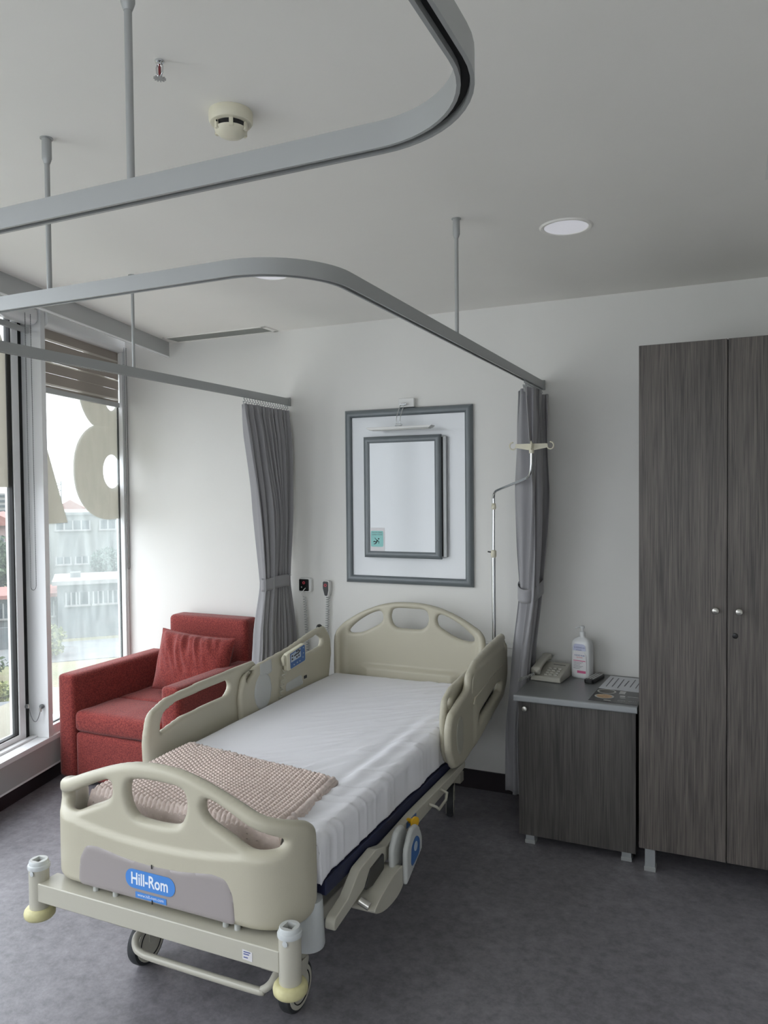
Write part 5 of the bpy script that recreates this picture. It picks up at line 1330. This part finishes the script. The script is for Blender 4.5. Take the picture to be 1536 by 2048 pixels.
def gable(parent, r0, r1, d0, d1, z0, z1, m):
    rm_ = (r0+r1)/2
    MB().add([out(r0, d0, z0), out(r1, d0, z0), out(rm_, d0, z1), out(r0, d1, z0), out(r1, d1, z0), out(rm_, d1, z1)],
             [(0, 1, 2), (3, 5, 4), (0, 2, 5, 3), (1, 4, 5, 2), (0, 3, 4, 1)]).build('roof', m, parent, smooth=False)
for (r0, r1, z, zr, lab_) in ((-2.6, 0.4, 0.15, 1.15, 'pale house with faded red gable roof behind the grey block, left of the numeral'),
                              (0.9, 3.2, 0.2, 0.9, 'house with lower red roof partly behind the window numeral')):
    hh = thing('red_roofed_house', lab_, 'house', out((r0+r1)/2, 64, GZ), 'red-roofed houses behind the block')
    obox('wall', r0, r1, 62, 68, GZ, z, M['pale_wall'], hh); gable(hh, r0-0.2, r1+0.2, 61.5, 68.5, z, zr, M['roof_tile'])
ph_ = thing('pink_house', 'pink rendered house with balconies through the left window', 'house', out(-5.6, 60, GZ))
obox('wall', -7.5, -4.4, 60, 66, GZ, -0.6, M['pink_wall'], ph_); gable(ph_, -7.7, -4.2, 59.6, 66, -0.6, 0.3, M['roof_tile'])
for z in (-1.3, -2.6):
    for r in (-5.9, -4.95): owin(ph_, r, r+0.5, 60, z-0.5, z, 2)
    obox('balcony', -5.1, -4.3, 59.3, 60, z-0.75, z-0.55, M['pale_wall'], ph_)
sl = thing('office_slab', 'distant white slab block with grey window bands through the left window', 'building', out(-13, 150, GZ))
obox('wall', -20, -11.5, 150, 160, GZ, 1.8, M['pale_wall'], sl)
for k in range(4): obox('window_band', -19.6, -11.8, 149.9, 150.2, 1.1-k*0.9, 1.5-k*0.9, M['out_window'], sl)
py_ = thing('lattice_mast', 'thin distant lattice mast against the sky', 'mast', out(-3.2, 92, GZ))
for dr in (0, 0.9): MB().cyl(out(-3.4+dr, 92, GZ), out(-3.4+dr, 92, 3.0), 0.06, 6).build('mast_leg', M['concrete2'], py_)
for i in range(12): MB().cyl(out(-3.4+(0.9 if i % 2 else 0), 92, -1+i*0.33), out(-3.4+(0 if i % 2 else 0.9), 92, -1+(i+1)*0.33), 0.04, 5).build('brace', M['concrete2'], py_)

def leafcluster(center, radii, n, size, m, parent, seed, name='foliage'):
    rnd = random.Random(seed); b = MB(); C_ = Vector(center)
    for i in range(n):
        th = rnd.uniform(0, 2*PI); cz = rnd.uniform(-1, 1); rr_ = rnd.uniform(0.45, 1)**0.5; sx = math.sqrt(1-cz*cz)
        lump = 0.8+0.35*noise.noise(Vector((math.cos(th)*1.7+seed, math.sin(th)*1.7, cz*1.7)))
        p = C_+Vector((sx*math.cos(th)*radii[0], sx*math.sin(th)*radii[1], cz*radii[2]))*rr_*lump
        a = Vector((rnd.gauss(0, 1), rnd.gauss(0, 1), rnd.gauss(0, 1))).normalized()*size*rnd.uniform(0.6, 1.3)
        q = Vector((rnd.gauss(0, 1), rnd.gauss(0, 1), rnd.gauss(0, 1))).normalized().cross(a).normalized()*size*0.45
        b.add([p-a, p+q, p+a, p-q], [(0, 1, 2, 3)])
    o = b.build(name, m, parent, smooth=False); o['kind'] = 'stuff'; return o
def tree(label, r, d, zc, rad, h, m, seed, size=0.14, n=2600):
    t = thing('tree', label, 'tree', out(r, d, GZ), 'trees in the yard')
    c = Vector(out(r, d, zc))
    path = [out(r, d, GZ), out(r+0.08, d, (GZ+zc)/2), out(r, d, zc)]
    MB().tube(path, [0.13, 0.10, 0.05], 8).build('trunk', M['bark'], t, angle=180)
    for k in range(5):
        a = k*1.3; MB().tube([tuple(c+Vector((0, 0, -rad*0.5))), tuple(c+Vector((math.cos(a)*rad*0.6, math.sin(a)*rad*0.6, rad*(0.1+0.1*k))))], [0.05, 0.02], 6).build('branch', M['bark'], t, angle=180)
    leafcluster(c, (rad, rad, h), n, size, m, t, seed)
tree('pale green tree in front of the grey block, above the annex roof', 0.95, 36.95, -1.5, 0.92, 0.75, M['leaf3'], 5, size=0.10)
tree('dense green tree seen through the left window pane', -4.2, 43, -1.9, 1.5, 1.4, M['leaf'], 8, size=0.16)
tree('tall green tree standing right of the annex', 7.5, 31, -1.6, 1.8, 1.8, M['leaf'], 12, size=0.18)
def bush(label, r, d, rad, h, m, seed, size=0.09, n=2600):
    t = thing('bush', label, 'bush', out(r, d, GZ), 'bushes on the grass')
    leafcluster(out(r, d, GZ+h*0.5), (rad, rad, h*0.62), n, size, m, t, seed)
    MB().cyl(out(r, d, GZ), out(r, d, GZ+h*0.4), 0.05, 6).build('stem', M['bark'], t)
bush('yellow-green bush in front of the annex wall', -1.55, 29.5, 1.0, 1.15, M['leaf2'], 21)
bush('broad yellow-green bush low in the left pane', -2.9, 22.5, 1.2, 1.0, M['leaf2'], 22, n=3200)
bush('darker green bush behind the low left hedge', -3.6, 26.5, 1.2, 0.9, M['leaf'], 23)
fn_ = thing('yard_fence', 'grey panel fence beyond the bushes in the left pane', 'fence', out(-4.2, 31.5, GZ))
for i in range(9): obox('fence_panel', -8.0+i*0.66, -7.38+i*0.66, 31.5, 31.56, GZ, GZ+0.85, M['concrete2'], fn_)
for i in range(10): obox('post', -8.03+i*0.66, -7.98+i*0.66, 31.47, 31.6, GZ, GZ+0.95, M['out_frame'], fn_)
bn = thing('waste_bin', 'dark blue-grey bin standing on the grass below the window', 'bin', out(-1.85, 20.5, GZ))
obox('bin_body', -2.05, -1.62, 20.3, 20.8, GZ, GZ+0.62, M['bin'], bn, 0.03)
obox('bin_lid', -2.08, -1.59, 20.26, 20.84, GZ+0.62, GZ+0.70, M['bin'], bn, 0.02)
for r in (-2.0, -1.67): MB().cyl(out(r, 20.3, GZ+0.06), out(r+0.04, 20.3, GZ+0.06), 0.06, 12).build('wheel', M['tyre'], bn)
